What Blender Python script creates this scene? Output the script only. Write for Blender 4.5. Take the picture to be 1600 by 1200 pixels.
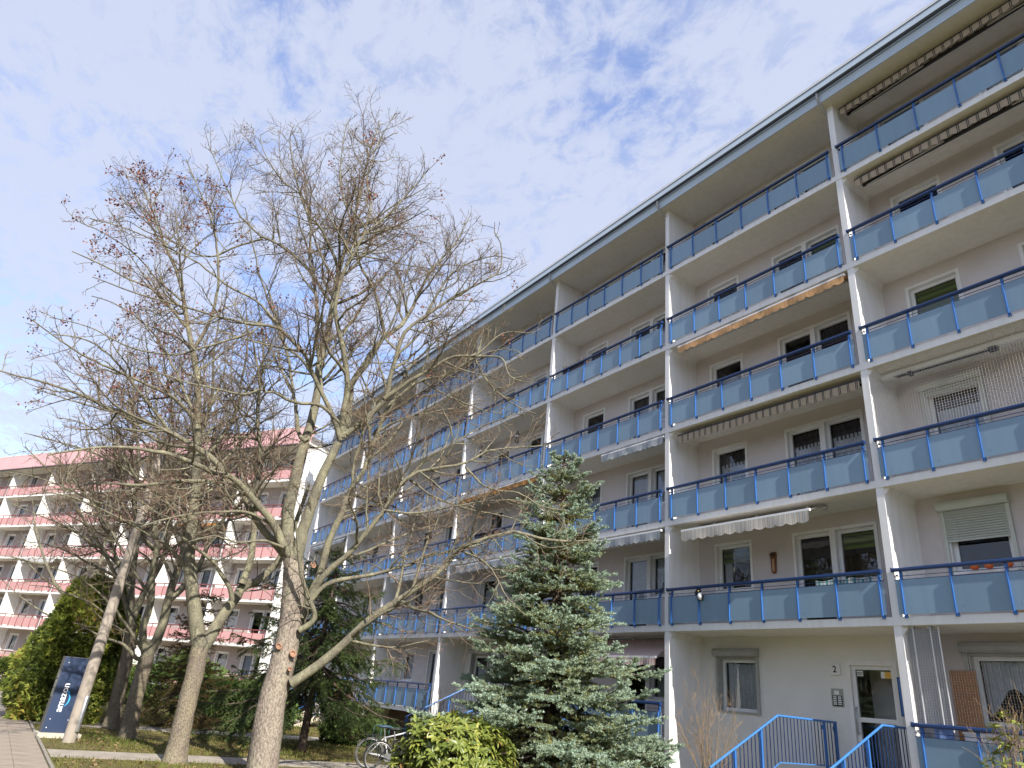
import bpy, math, random
import numpy as np
from mathutils import Matrix, Vector

random.seed(7)
rng = np.random.default_rng(7)
R = math.radians
scene = bpy.context.scene
for o in list(bpy.data.objects):
    bpy.data.objects.remove(o)
COL = scene.collection

# ---------------------------------------------------------------- camera
cam_data = bpy.data.cameras.new('camera')
cam_data.sensor_width = 36.0
cam_data.lens = 36.0 * 1079.27 / 1600.0
cam_data.clip_start = 0.1
cam_data.clip_end = 3000
cam = bpy.data.objects.new('camera', cam_data)
COL.objects.link(cam)
cam.matrix_world = (Matrix.Translation((7.419, -14.109, 1.767)) @ Matrix.Rotation(R(57.3416), 4, 'Z')
                    @ Matrix.Rotation(R(114.6268), 4, 'X') @ Matrix.Rotation(R(5.9628), 4, 'Z'))
scene.camera = cam

# ---------------------------------------------------------------- light
SUN_EL = R(37.0)
SUN_TH = R(5.5)          # in front of the facade plane, coming from +x
sun_dir = Vector((math.cos(SUN_EL) * math.cos(SUN_TH), -math.cos(SUN_EL) * math.sin(SUN_TH), math.sin(SUN_EL)))
sd = bpy.data.lights.new('sun', 'SUN')
sd.energy = 3.7
sd.angle = R(0.6)
sd.color = (1.0, 0.945, 0.86)
sun = bpy.data.objects.new('sun', sd)
COL.objects.link(sun)
sun.rotation_euler = sun_dir.to_track_quat('Z', 'Y').to_euler()

world = bpy.data.worlds.new('World')
scene.world = world
world.use_nodes = True
wn = world.node_tree.nodes
wl = world.node_tree.links
wn.clear()
w_out = wn.new('ShaderNodeOutputWorld')
w_bg = wn.new('ShaderNodeBackground')
w_bg.inputs['Strength'].default_value = 0.15
w_sky = wn.new('ShaderNodeTexSky')
w_sky.sky_type = 'NISHITA'
w_sky.sun_disc = False
w_sky.sun_elevation = SUN_EL
w_sky.sun_rotation = math.atan2(sun_dir.x, sun_dir.y)
w_sky.altitude = 100
w_sky.air_density = 1.0
w_sky.dust_density = 0.5
w_sky.ozone_density = 1.6
# thin altocumulus: noise on the plane of the cloud layer
w_tc = wn.new('ShaderNodeTexCoord')
w_sep = wn.new('ShaderNodeSeparateXYZ')
wl.new(w_tc.outputs['Generated'], w_sep.inputs[0])
w_add = wn.new('ShaderNodeMath'); w_add.operation = 'ADD'; w_add.inputs[1].default_value = 0.12
w_max = wn.new('ShaderNodeMath'); w_max.operation = 'MAXIMUM'; w_max.inputs[1].default_value = 0.02
wl.new(w_sep.outputs['Z'], w_max.inputs[0]); wl.new(w_max.outputs[0], w_add.inputs[0])
w_dx = wn.new('ShaderNodeMath'); w_dx.operation = 'DIVIDE'
w_dy = wn.new('ShaderNodeMath'); w_dy.operation = 'DIVIDE'
wl.new(w_sep.outputs['X'], w_dx.inputs[0]); wl.new(w_add.outputs[0], w_dx.inputs[1])
wl.new(w_sep.outputs['Y'], w_dy.inputs[0]); wl.new(w_add.outputs[0], w_dy.inputs[1])
w_cmb = wn.new('ShaderNodeCombineXYZ')
wl.new(w_dx.outputs[0], w_cmb.inputs['X']); wl.new(w_dy.outputs[0], w_cmb.inputs['Y'])
w_map = wn.new('ShaderNodeMapping')
w_map.inputs['Rotation'].default_value = (0, 0, R(35))
w_map.inputs['Scale'].default_value = (1.0, 1.35, 1.0)
w_map.inputs['Location'].default_value = (5.3, 0.2, 0)
wl.new(w_cmb.outputs[0], w_map.inputs['Vector'])

def wnoise(scale, detail, rough, dist=0.0):
    n = wn.new('ShaderNodeTexNoise')
    n.inputs['Scale'].default_value = scale
    n.inputs['Detail'].default_value = detail
    n.inputs['Roughness'].default_value = rough
    n.inputs['Distortion'].default_value = dist
    wl.new(w_map.outputs[0], n.inputs['Vector'])
    return n

def wramp(src, a, b, lo=0.0, hi=1.0):
    m = wn.new('ShaderNodeMapRange')
    m.interpolation_type = 'SMOOTHSTEP'
    m.inputs['From Min'].default_value = a
    m.inputs['From Max'].default_value = b
    m.inputs['To Min'].default_value = lo
    m.inputs['To Max'].default_value = hi
    wl.new(src, m.inputs['Value'])
    return m.outputs[0]

big = wramp(wnoise(1.3, 5, 0.6, 0.3).outputs['Fac'], 0.28, 0.66)
small = wramp(wnoise(13.0, 7, 0.66, 0.35).outputs['Fac'], 0.34, 0.64)
wm1 = wn.new('ShaderNodeMath'); wm1.operation = 'MULTIPLY_ADD'       # veil + mottle
wl.new(small, wm1.inputs[0]); wm1.inputs[1].default_value = 0.62
wl.new(big, wm1.inputs[2])
cloud = wramp(wm1.outputs[0], 0.05, 1.25, 0.06, 0.86)
w_veil = wramp(w_sep.outputs['Z'], 0.05, 0.46, 0.90, 0.0)          # low down the cloud sheet closes
w_cmax = wn.new('ShaderNodeMath'); w_cmax.operation = 'MAXIMUM'
wl.new(cloud, w_cmax.inputs[0]); wl.new(w_veil, w_cmax.inputs[1])
cloud = w_cmax.outputs[0]
w_mix = wn.new('ShaderNodeMix'); w_mix.data_type = 'RGBA'
wl.new(cloud, w_mix.inputs['Factor'])
w_hs = wn.new('ShaderNodeHueSaturation')
w_hs.inputs['Hue'].default_value = 0.512; w_hs.inputs['Saturation'].default_value = 1.08; w_hs.inputs['Value'].default_value = 1.0
wl.new(w_sky.outputs[0], w_hs.inputs['Color'])
wl.new(w_hs.outputs['Color'], w_mix.inputs['A'])
w_mix.inputs['B'].default_value = (2.02, 2.16, 2.62, 1)
wl.new(w_mix.outputs['Result'], w_bg.inputs['Color'])
wl.new(w_bg.outputs[0], w_out.inputs['Surface'])

scene.view_settings.view_transform = 'Standard'
scene.view_settings.look = 'None'
scene.view_settings.exposure = 1.24
scene.view_settings.gamma = 1.0
scene.view_settings.use_curve_mapping = False
scene.render.engine = 'CYCLES'
try:
    scene.cycles.max_bounces = 8
    scene.cycles.diffuse_bounces = 4
    scene.cycles.transparent_max_bounces = 16
    scene.cycles.caustics_reflective = False
    scene.cycles.caustics_refractive = False
except Exception:
    pass

# ---------------------------------------------------------------- materials
def new_mat(name):
    m = bpy.data.materials.new(name)
    m.use_nodes = True
    nt = m.node_tree
    b = nt.nodes['Principled BSDF']
    return m, nt, b

def mat(name, col, rough=0.6, var=0.12, scale=6.0, bump=0.0, bscale=60.0, col2=None, metallic=0.0, spec=0.5,
        coords='Object', stretch=(1, 1, 1), detail=6):
    """principled surface, base colour broken up by noise, optional fine bump"""
    m, nt, b = new_mat(name)
    N, L = nt.nodes, nt.links
    tc = N.new('ShaderNodeTexCoord')
    mp = N.new('ShaderNodeMapping'); mp.inputs['Scale'].default_value = stretch
    L.new(tc.outputs[coords], mp.inputs['Vector'])
    n = N.new('ShaderNodeTexNoise'); n.inputs['Scale'].default_value = scale
    n.inputs['Detail'].default_value = detail; n.inputs['Roughness'].default_value = 0.6
    L.new(mp.outputs[0], n.inputs['Vector'])
    cr = N.new('ShaderNodeValToRGB')
    c1 = tuple(max(0, c * (1 - var)) for c in col)
    c2 = col2 if col2 else tuple(min(1, c * (1 + var)) for c in col)
    cr.color_ramp.elements[0].position = 0.3; cr.color_ramp.elements[0].color = (*c1, 1)
    cr.color_ramp.elements[1].position = 0.7; cr.color_ramp.elements[1].color = (*c2, 1)
    L.new(n.outputs['Fac'], cr.inputs['Fac'])
    L.new(cr.outputs['Color'], b.inputs['Base Color'])
    b.inputs['Roughness'].default_value = rough
    b.inputs['Metallic'].default_value = metallic
    b.inputs['Specular IOR Level'].default_value = spec
    if bump:
        n2 = N.new('ShaderNodeTexNoise'); n2.inputs['Scale'].default_value = bscale
        n2.inputs['Detail'].default_value = 4
        L.new(mp.outputs[0], n2.inputs['Vector'])
        bp = N.new('ShaderNodeBump'); bp.inputs['Strength'].default_value = bump
        bp.inputs['Distance'].default_value = 0.02
        L.new(n2.outputs['Fac'], bp.inputs['Height'])
        L.new(bp.outputs[0], b.inputs['Normal'])
    return m

def tint_mat(name, stops, rough=0.55, spec=0.3, transl=0.0):
    """colour from the per-vertex 'tint' attribute (kind and age of leaf), small noise on top"""
    m, nt, b = new_mat(name)
    N, L = nt.nodes, nt.links
    at = N.new('ShaderNodeAttribute'); at.attribute_name = 'tint'
    cr = N.new('ShaderNodeValToRGB')
    els = cr.color_ramp.elements
    while len(els) < len(stops):
        els.new(0.5)
    for e, (p, c) in zip(els, stops):
        e.position = p; e.color = (*c, 1)
    L.new(at.outputs['Fac'], cr.inputs['Fac'])
    L.new(cr.outputs['Color'], b.inputs['Base Color'])
    b.inputs['Roughness'].default_value = rough
    b.inputs['Specular IOR Level'].default_value = spec
    if transl:
        tr = N.new('ShaderNodeBsdfTranslucent')
        L.new(cr.outputs['Color'], tr.inputs['Color'])
        mx = N.new('ShaderNodeMixShader'); mx.inputs[0].default_value = transl
        L.new(b.outputs[0], mx.inputs[1]); L.new(tr.outputs[0], mx.inputs[2])
        L.new(mx.outputs[0], N['Material Output'].inputs['Surface'])
    return m

def glass_mat(name, tintc=(0.90, 0.93, 0.93), boost=0.015):
    m, nt, b = new_mat(name)
    N, L = nt.nodes, nt.links
    N.remove(b)
    tr = N.new('ShaderNodeBsdfTransparent'); tr.inputs[0].default_value = (*tintc, 1)
    gl = N.new('ShaderNodeBsdfGlossy'); gl.inputs['Roughness'].default_value = 0.015
    gl.inputs['Color'].default_value = (0.95, 0.97, 1, 1)
    fr = N.new('ShaderNodeFresnel'); fr.inputs['IOR'].default_value = 1.55
    ad = N.new('ShaderNodeMath'); ad.operation = 'ADD'; ad.inputs[1].default_value = boost
    L.new(fr.outputs[0], ad.inputs[0])
    # slightly wavy panes
    tc = N.new('ShaderNodeTexCoord'); n = N.new('ShaderNodeTexNoise'); n.inputs['Scale'].default_value = 1.6
    L.new(tc.outputs['Object'], n.inputs['Vector'])
    bp = N.new('ShaderNodeBump'); bp.inputs['Strength'].default_value = 0.08; bp.inputs['Distance'].default_value = 0.05
    L.new(n.outputs['Fac'], bp.inputs['Height']); L.new(bp.outputs[0], gl.inputs['Normal'])
    mx = N.new('ShaderNodeMixShader')
    L.new(ad.outputs[0], mx.inputs[0]); L.new(tr.outputs[0], mx.inputs[1]); L.new(gl.outputs[0], mx.inputs[2])
    L.new(mx.outputs[0], N['Material Output'].inputs['Surface'])
    return m

def stripe_mat(name, cols, period, axis='X', rough=0.8, transl=0.25):
    """woven awning cloth: cols = [(fraction end, colour), ...] repeating along an object axis"""
    m, nt, b = new_mat(name)
    N, L = nt.nodes, nt.links
    tc = N.new('ShaderNodeTexCoord'); sp = N.new('ShaderNodeSeparateXYZ')
    L.new(tc.outputs['Object'], sp.inputs[0])
    dv = N.new('ShaderNodeMath'); dv.operation = 'DIVIDE'; dv.inputs[1].default_value = period
    L.new(sp.outputs[axis], dv.inputs[0])
    fr = N.new('ShaderNodeMath'); fr.operation = 'FRACT'; L.new(dv.outputs[0], fr.inputs[0])
    cr = N.new('ShaderNodeValToRGB'); cr.color_ramp.interpolation = 'CONSTANT'
    els = cr.color_ramp.elements
    while len(els) < len(cols):
        els.new(0.5)
    p = 0.0
    for e, (end, c) in zip(els, cols):
        e.position = p; e.color = (*c, 1); p = end
    L.new(fr.outputs[0], cr.inputs['Fac'])
    L.new(cr.outputs['Color'], b.inputs['Base Color'])
    b.inputs['Roughness'].default_value = rough
    b.inputs['Specular IOR Level'].default_value = 0.15
    tr = N.new('ShaderNodeBsdfTranslucent'); L.new(cr.outputs['Color'], tr.inputs['Color'])
    mx = N.new('ShaderNodeMixShader'); mx.inputs[0].default_value = transl
    L.new(b.outputs[0], mx.inputs[1]); L.new(tr.outputs[0], mx.inputs[2])
    L.new(mx.outputs[0], N['Material Output'].inputs['Surface'])
    return m

def streak_mat(name, col, rough, dirt=0.2, bump=0.1, bscale=90.0):
    """painted concrete with rain streaks and broad blotches"""
    m, nt, b = new_mat(name)
    N, L = nt.nodes, nt.links
    tc = N.new('ShaderNodeTexCoord')
    mp = N.new('ShaderNodeMapping'); mp.inputs['Scale'].default_value = (3.0, 3.0, 0.22)
    L.new(tc.outputs['Object'], mp.inputs['Vector'])
    n1 = N.new('ShaderNodeTexNoise'); n1.inputs['Scale'].default_value = 2.2; n1.inputs['Detail'].default_value = 7
    L.new(mp.outputs[0], n1.inputs['Vector'])
    n2 = N.new('ShaderNodeTexNoise'); n2.inputs['Scale'].default_value = 0.9; n2.inputs['Detail'].default_value = 5
    L.new(tc.outputs['Object'], n2.inputs['Vector'])
    mu = N.new('ShaderNodeMath'); mu.operation = 'MULTIPLY'
    L.new(n1.outputs['Fac'], mu.inputs[0]); L.new(n2.outputs['Fac'], mu.inputs[1])
    cr = N.new('ShaderNodeValToRGB')
    cr.color_ramp.elements[0].position = 0.12
    cr.color_ramp.elements[0].color = (col[0] * (1 - dirt), col[1] * (1 - dirt * 1.05), col[2] * (1 - dirt * 1.2), 1)
    cr.color_ramp.elements[1].position = 0.30
    cr.color_ramp.elements[1].color = (*col, 1)
    L.new(mu.outputs[0], cr.inputs['Fac'])
    L.new(cr.outputs['Color'], b.inputs['Base Color'])
    b.inputs['Roughness'].default_value = rough
    b.inputs['Specular IOR Level'].default_value = 0.25
    n3 = N.new('ShaderNodeTexNoise'); n3.inputs['Scale'].default_value = bscale; n3.inputs['Detail'].default_value = 3
    L.new(tc.outputs['Object'], n3.inputs['Vector'])
    bp = N.new('ShaderNodeBump'); bp.inputs['Strength'].default_value = bump; bp.inputs['Distance'].default_value = 0.02
    L.new(n3.outputs['Fac'], bp.inputs['Height']); L.new(bp.outputs[0], b.inputs['Normal'])
    return m

def bark_mat(name, grey, olive, lichen, scale=1.0, bump=0.5):
    m, nt, b = new_mat(name)
    N, L = nt.nodes, nt.links
    tc = N.new('ShaderNodeTexCoord')
    mp = N.new('ShaderNodeMapping'); mp.inputs['Scale'].default_value = (scale, scale, scale * 0.6)
    L.new(tc.outputs['Object'], mp.inputs['Vector'])
    n1 = N.new('ShaderNodeTexNoise'); n1.inputs['Scale'].default_value = 3.2; n1.inputs['Detail'].default_value = 8
    n1.inputs['Roughness'].default_value = 0.65
    L.new(mp.outputs[0], n1.inputs['Vector'])
    cr = N.new('ShaderNodeValToRGB')
    e = cr.color_ramp.elements
    e[0].position = 0.33; e[0].color = (*grey, 1)
    e[1].position = 0.56; e[1].color = (*olive, 1)
    k = e.new(0.70); k.color = (*lichen, 1)
    L.new(n1.outputs['Fac'], cr.inputs['Fac'])
    n2 = N.new('ShaderNodeTexNoise'); n2.inputs['Scale'].default_value = 38; n2.inputs['Detail'].default_value = 8
    L.new(mp.outputs[0], n2.inputs['Vector'])
    mr = N.new('ShaderNodeMapRange')
    mr.inputs['From Min'].default_value = 0.38; mr.inputs['From Max'].default_value = 0.60
    mr.inputs['To Min'].default_value = 0.62; mr.inputs['To Max'].default_value = 1.15
    L.new(n2.outputs['Fac'], mr.inputs['Value'])
    mx = N.new('ShaderNodeMix'); mx.data_type = 'RGBA'; mx.blend_type = 'MULTIPLY'
    mx.inputs['Factor'].default_value = 1.0
    L.new(cr.outputs['Color'], mx.inputs['A']); L.new(mr.outputs[0], mx.inputs['B'])
    L.new(mx.outputs['Result'], b.inputs['Base Color'])
    b.inputs['Roughness'].default_value = 0.9
    b.inputs['Specular IOR Level'].default_value = 0.15
    bp = N.new('ShaderNodeBump'); bp.inputs['Strength'].default_value = bump; bp.inputs['Distance'].default_value = 0.03
    L.new(n2.outputs['Fac'], bp.inputs['Height']); L.new(bp.outputs[0], b.inputs['Normal'])
    return m

M = {}
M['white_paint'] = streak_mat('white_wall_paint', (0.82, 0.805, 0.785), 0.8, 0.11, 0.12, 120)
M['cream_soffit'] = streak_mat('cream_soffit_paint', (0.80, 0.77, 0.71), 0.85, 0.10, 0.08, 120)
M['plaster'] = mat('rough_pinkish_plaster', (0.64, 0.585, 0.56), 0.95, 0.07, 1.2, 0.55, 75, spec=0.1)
M['shaded_taupe_plaster'] = mat('shaded_taupe_plaster', (0.43, 0.375, 0.35), 0.95, 0.07, 1.2, 0.4, 75, spec=0.1)  # darker copy of the plaster: balcony shade put into the wall colour
M['pale_plaster'] = mat('pale_entrance_plaster', (0.76, 0.745, 0.72), 0.95, 0.05, 1.0, 0.35, 75, spec=0.1)
M['plinth'] = mat('brown_plinth_render', (0.17, 0.13, 0.115), 0.95, 0.2, 2.0, 0.4, 60, spec=0.1)
M['blue_metal'] = mat('blue_lacquered_steel', (0.035, 0.135, 0.40), 0.38, 0.10, 5, spec=0.5)
M['navy_rail'] = mat('dark_blue_handrail', (0.010, 0.034, 0.115), 0.32, 0.10, 4, spec=0.5)
def panel_mat(name, col, rough):
    """coated board: every board a little different, washed streaks and a dirty lower edge"""
    m, nt, b = new_mat(name)
    N, L = nt.nodes, nt.links
    oi = N.new('ShaderNodeObjectInfo'); tc = N.new('ShaderNodeTexCoord'); mp = N.new('ShaderNodeMapping')
    off = N.new('ShaderNodeVectorMath'); off.operation = 'ADD'
    sc = N.new('ShaderNodeVectorMath'); sc.operation = 'SCALE'; sc.inputs['Scale'].default_value = 40
    cb = N.new('ShaderNodeCombineXYZ')
    L.new(oi.outputs['Random'], cb.inputs['X']); L.new(oi.outputs['Random'], cb.inputs['Z'])
    L.new(cb.outputs[0], sc.inputs[0]); L.new(tc.outputs['Object'], off.inputs[0]); L.new(sc.outputs[0], off.inputs[1])
    mp.inputs['Scale'].default_value = (5, 5, .7); L.new(off.outputs[0], mp.inputs['Vector'])
    n = N.new('ShaderNodeTexNoise'); n.inputs['Scale'].default_value = 1.4; n.inputs['Detail'].default_value = 6
    L.new(mp.outputs[0], n.inputs['Vector'])
    mr = N.new('ShaderNodeMapRange'); mr.inputs['From Min'].default_value = .35; mr.inputs['From Max'].default_value = .7
    mr.inputs['To Min'].default_value = .965; mr.inputs['To Max'].default_value = 1.03; L.new(n.outputs['Fac'], mr.inputs['Value'])
    r2 = N.new('ShaderNodeMapRange'); r2.inputs['To Min'].default_value = .90; r2.inputs['To Max'].default_value = 1.08; L.new(oi.outputs['Random'], r2.inputs['Value'])
    mu = N.new('ShaderNodeMath'); mu.operation = 'MULTIPLY'; L.new(mr.outputs[0], mu.inputs[0]); L.new(r2.outputs[0], mu.inputs[1])
    vs = N.new('ShaderNodeVectorMath'); vs.operation = 'SCALE'; vs.inputs[0].default_value = col; L.new(mu.outputs[0], vs.inputs['Scale'])
    L.new(vs.outputs[0], b.inputs['Base Color'])
    b.inputs['Roughness'].default_value = rough; b.inputs['Specular IOR Level'].default_value = .4
    return m
M['blue_panel'] = panel_mat('blue_grey_panel', (0.205, 0.305, 0.395), 0.42)
M['fascia'] = mat('pale_blue_fascia_metal', (0.47, 0.545, 0.61), 0.42, 0.06, 1.5, spec=0.5)
M['dark_gutter'] = mat('dark_weathered_gutter', (0.055, 0.06, 0.07), 0.5, 0.2, 3)
M['roof_cap'] = mat('white_roof_edge', (0.78, 0.78, 0.76), 0.7, 0.06, 3)
M['roofing'] = mat('grey_roofing_felt', (0.16, 0.16, 0.16), 0.95, 0.2, 2)
M['frame'] = mat('white_window_frame', (0.80, 0.80, 0.79), 0.45, 0.04, 4)
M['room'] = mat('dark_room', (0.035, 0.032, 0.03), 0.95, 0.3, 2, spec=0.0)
M['glass'] = glass_mat('window_glass')
M['lace'] = mat('white_net_curtain', (0.78, 0.78, 0.82), 0.9, 0.14, 14, spec=0.05)
M['dark_valance'] = mat('dark_curtain', (0.10, 0.09, 0.10), 0.95, 0.3, 9, spec=0.05)
M['green_blind'] = stripe_mat('green_roller_blind', [(0.5, (0.20, 0.27, 0.05)), (1.0, (0.09, 0.12, 0.03))], 0.16, 'Z', 0.8, 0.1)
M['shutter'] = mat('grey_shutter_lacquer', (0.47, 0.49, 0.44), 0.5, 0.06, 2)
M['shutter_box'] = mat('grey_green_shutter_box', (0.52, 0.54, 0.48), 0.5, 0.06, 2)
M['grey_box'] = mat('weathered_grey_box', (0.36, 0.36, 0.34), 0.6, 0.15, 3)
M['alu'] = mat('brushed_aluminium', (0.52, 0.53, 0.53), 0.35, 0.06, 8, metallic=0.8)
M['black'] = mat('black_plastic', (0.018, 0.018, 0.02), 0.45, 0.2, 6)
M['concrete'] = mat('old_concrete', (0.50, 0.46, 0.38), 0.9, 0.18, 2.5, 0.3, 45, spec=0.15)
M['paver'] = mat('concrete_paver', (0.285, 0.24, 0.195), 0.95, 0.22, 2.2, 0.35, 40, spec=0.15)
M['gravel'] = mat('compacted_gravel', (0.32, 0.285, 0.24), 0.97, 0.22, 3.0, 0.5, 60, spec=0.1)
M['kerb'] = mat('kerb_concrete', (0.24, 0.215, 0.175), 0.95, 0.15, 4, 0.3, 50)
M['pink'] = panel_mat('pale_pink_panel', (0.56, 0.31, 0.30), 0.5)
M['pink_roof'] = mat('pink_attic_cladding', (0.56, 0.32, 0.32), 0.6, 0.08, 0.8)
M['red_metal'] = mat('dark_red_railing', (0.20, 0.055, 0.05), 0.45, 0.15, 4)
M['pink_white'] = streak_mat('sunny_white_wall', (0.82, 0.81, 0.78), 0.85, 0.10, 0.1, 100)
M['bark'] = bark_mat('maple_bark', (0.23, 0.185, 0.155), (0.28, 0.24, 0.19), (0.27, 0.26, 0.18), 0.75, 0.8)
M['limb_bark'] = bark_mat('lichen_limb_bark', (0.135, 0.12, 0.095), (0.22, 0.205, 0.14), (0.32, 0.30, 0.20), 1.6, 0.5)
M['old_bark'] = bark_mat('brown_trunk_bark', (0.17, 0.14, 0.115), (0.225, 0.19, 0.135), (0.26, 0.235, 0.15), 1.2, 0.7)
M['twig'] = mat('brown_twig', (0.15, 0.11, 0.08), 0.85, 0.35, 2.0, col2=(0.27, 0.205, 0.145), spec=0.15)
M['cut_wood'] = mat('fresh_cut_wood', (0.34, 0.19, 0.12), 0.8, 0.25, 12)
M['spruce_bark'] = mat('spruce_bark', (0.085, 0.06, 0.045), 0.95, 0.25, 6, 0.6, 30)
M['dry'] = tint_mat('dry_leaf', [(0.0, (0.10, 0.035, 0.025)), (0.6, (0.22, 0.075, 0.05)), (1.0, (0.33, 0.15, 0.10))], 0.7, 0.2, 0.2)
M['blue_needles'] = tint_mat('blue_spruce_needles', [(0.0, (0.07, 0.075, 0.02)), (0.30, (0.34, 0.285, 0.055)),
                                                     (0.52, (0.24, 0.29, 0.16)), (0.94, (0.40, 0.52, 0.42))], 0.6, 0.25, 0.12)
M['dark_needles'] = tint_mat('dark_spruce_needles', [(0.0, (0.025, 0.04, 0.015)), (0.6, (0.065, 0.10, 0.032)), (1.0, (0.14, 0.17, 0.05))], 0.55, 0.3, 0.12)
M['thuja'] = tint_mat('thuja_scales', [(0.0, (0.035, 0.055, 0.014)), (0.4, (0.13, 0.175, 0.032)), (0.85, (0.40, 0.43, 0.075)), (1.0, (0.36, 0.23, 0.06))], 0.6, 0.25, 0.2)
M['juniper'] = tint_mat('juniper_needles', [(0.0, (0.03, 0.055, 0.015)), (1.0, (0.14, 0.21, 0.05))], 0.6, 0.25, 0.15)
M['brown_bush'] = tint_mat('dying_conifer', [(0.0, (0.06, 0.05, 0.02)), (0.6, (0.14, 0.12, 0.04)), (1.0, (0.20, 0.11, 0.06))], 0.8, 0.1, 0.15)
M['rhodo'] = tint_mat('rhododendron_leaf', [(0.0, (0.09, 0.13, 0.025)), (0.5, (0.21, 0.25, 0.05)), (0.9, (0.36, 0.355, 0.08)), (1.0, (0.30, 0.17, 0.06))], 0.38, 0.5, 0.22)
M['grass'] = tint_mat('lawn_blades', [(0.0, (0.12, 0.095, 0.04)), (0.4, (0.17, 0.16, 0.045)), (1.0, (0.11, 0.17, 0.03))], 0.7, 0.2, 0.25)
M['litter'] = tint_mat('leaf_litter', [(0.0, (0.10, 0.06, 0.03)), (1.0, (0.30, 0.20, 0.11))], 0.85, 0.1)

# ---------------------------------------------------------------- helpers
def setp(o, label=None, cat=None, group=None, kind=None):
    if label: o['label'] = label
    if cat: o['category'] = cat
    if group: o['group'] = group
    if kind: o['kind'] = kind
    return o

def empty(name, loc=(0, 0, 0), rz=0.0):
    o = bpy.data.objects.new(name, None)
    COL.objects.link(o)
    o.location = loc
    o.rotation_euler = (0, 0, rz)
    o.empty_display_size = 0.3
    return o

def add(name, mesh, parent=None, loc=(0, 0, 0), rot=None, scale=None):
    o = bpy.data.objects.new(name, mesh)
    COL.objects.link(o)
    if parent: o.parent = parent
    o.location = loc
    if rot: o.rotation_euler = rot
    if scale: o.scale = scale
    return o

class MB:
    def __init__(self):
        self.v = []; self.f = []; self.m = []
    def poly(self, pts, m=0):
        b = len(self.v); self.v += [tuple(p) for p in pts]
        self.f.append(tuple(range(b, b + len(pts)))); self.m.append(m)
        return self
    def box(self, x0, x1, y0, y1, z0, z1, m=0):
        b = len(self.v)
        self.v += [(x0, y0, z0), (x1, y0, z0), (x1, y1, z0), (x0, y1, z0), (x0, y0, z1), (x1, y0, z1), (x1, y1, z1), (x0, y1, z1)]
        for q in ((0, 3, 2, 1), (4, 5, 6, 7), (0, 1, 5, 4), (1, 2, 6, 5), (2, 3, 7, 6), (3, 0, 4, 7)):
            self.f.append(tuple(b + i for i in q)); self.m.append(m)
        return self
    def loft(self, rings, m=0, cap=True, closed=True):
        b = len(self.v); k = len(rings[0])
        for r in rings: self.v += [tuple(p) for p in r]
        for i in range(len(rings) - 1):
            for j in range(k if closed else k - 1):
                j2 = (j + 1) % k
                self.f.append((b + i * k + j, b + i * k + j2, b + (i + 1) * k + j2, b + (i + 1) * k + j)); self.m.append(m)
        if cap and closed:
            self.f.append(tuple(b + j for j in reversed(range(k)))); self.m.append(m)
            e = b + (len(rings) - 1) * k
            self.f.append(tuple(e + j for j in range(k))); self.m.append(m)
        return self
    def extrude_x(self, prof, x0, x1, m=0):
        """closed (y,z) profile swept along x"""
        return self.loft([[(x0, y, z) for y, z in prof], [(x1, y, z) for y, z in prof]], m)
    def tube(self, pts, r, n=8, m=0, cap=True):
        pts = [Vector(p) for p in pts]
        rs = r if isinstance(r, (list, tuple)) else [r] * len(pts)
        rings = []
        ref = None
        for i, p in enumerate(pts):
            t = (pts[min(i + 1, len(pts) - 1)] - pts[max(i - 1, 0)]).normalized()
            if ref is None:
                ref = Vector((0, 0, 1)) if abs(t.z) < 0.9 else Vector((1, 0, 0))
            a = (ref - t * ref.dot(t)).normalized(); ref = a
            c = t.cross(a)
            rings.append([p + (a * math.cos(2 * math.pi * k / n) + c * math.sin(2 * math.pi * k / n)) * rs[i] for k in range(n)])
        return self.loft(rings, m, cap)
    def lathe(self, prof, n=16, c=(0, 0, 0), m=0):
        return self.loft([[(c[0] + r * math.cos(2 * math.pi * k / n), c[1] + r * math.sin(2 * math.pi * k / n), c[2] + z) for k in range(n)] for r, z in prof], m)
    def torus(self, c, r, tr, axis_u, axis_v, n=36, k=8, m=0):
        u = Vector(axis_u).normalized(); v = Vector(axis_v).normalized(); w = u.cross(v); c = Vector(c)
        b = len(self.v)
        for i in range(n):
            a = 2 * math.pi * i / n
            d = u * math.cos(a) + v * math.sin(a)
            for j in range(k):
                q = 2 * math.pi * j / k
                self.v.append(tuple(c + d * (r + tr * math.cos(q)) + w * tr * math.sin(q)))
        for i in range(n):
            for j in range(k):
                self.f.append((b + i * k + j, b + ((i + 1) % n) * k + j, b + ((i + 1) % n) * k + (j + 1) % k, b + i * k + (j + 1) % k)); self.m.append(m)
        return self
    def mesh(self, name, mats, smooth=False, bevel=0.0):
        me = bpy.data.meshes.new(name)
        me.from_pydata(self.v, [], self.f)
        for mm in (mats if isinstance(mats, (list, tuple)) else [mats]): me.materials.append(mm)
        me.polygons.foreach_set('material_index', self.m)
        if smooth: me.polygons.foreach_set('use_smooth', [True] * len(self.f))
        me.update()
        return me
    def obj(self, name, mats, parent=None, loc=(0, 0, 0), smooth=False, rot=None):
        return add(name, self.mesh(name, mats, smooth), parent, loc, rot)

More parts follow.
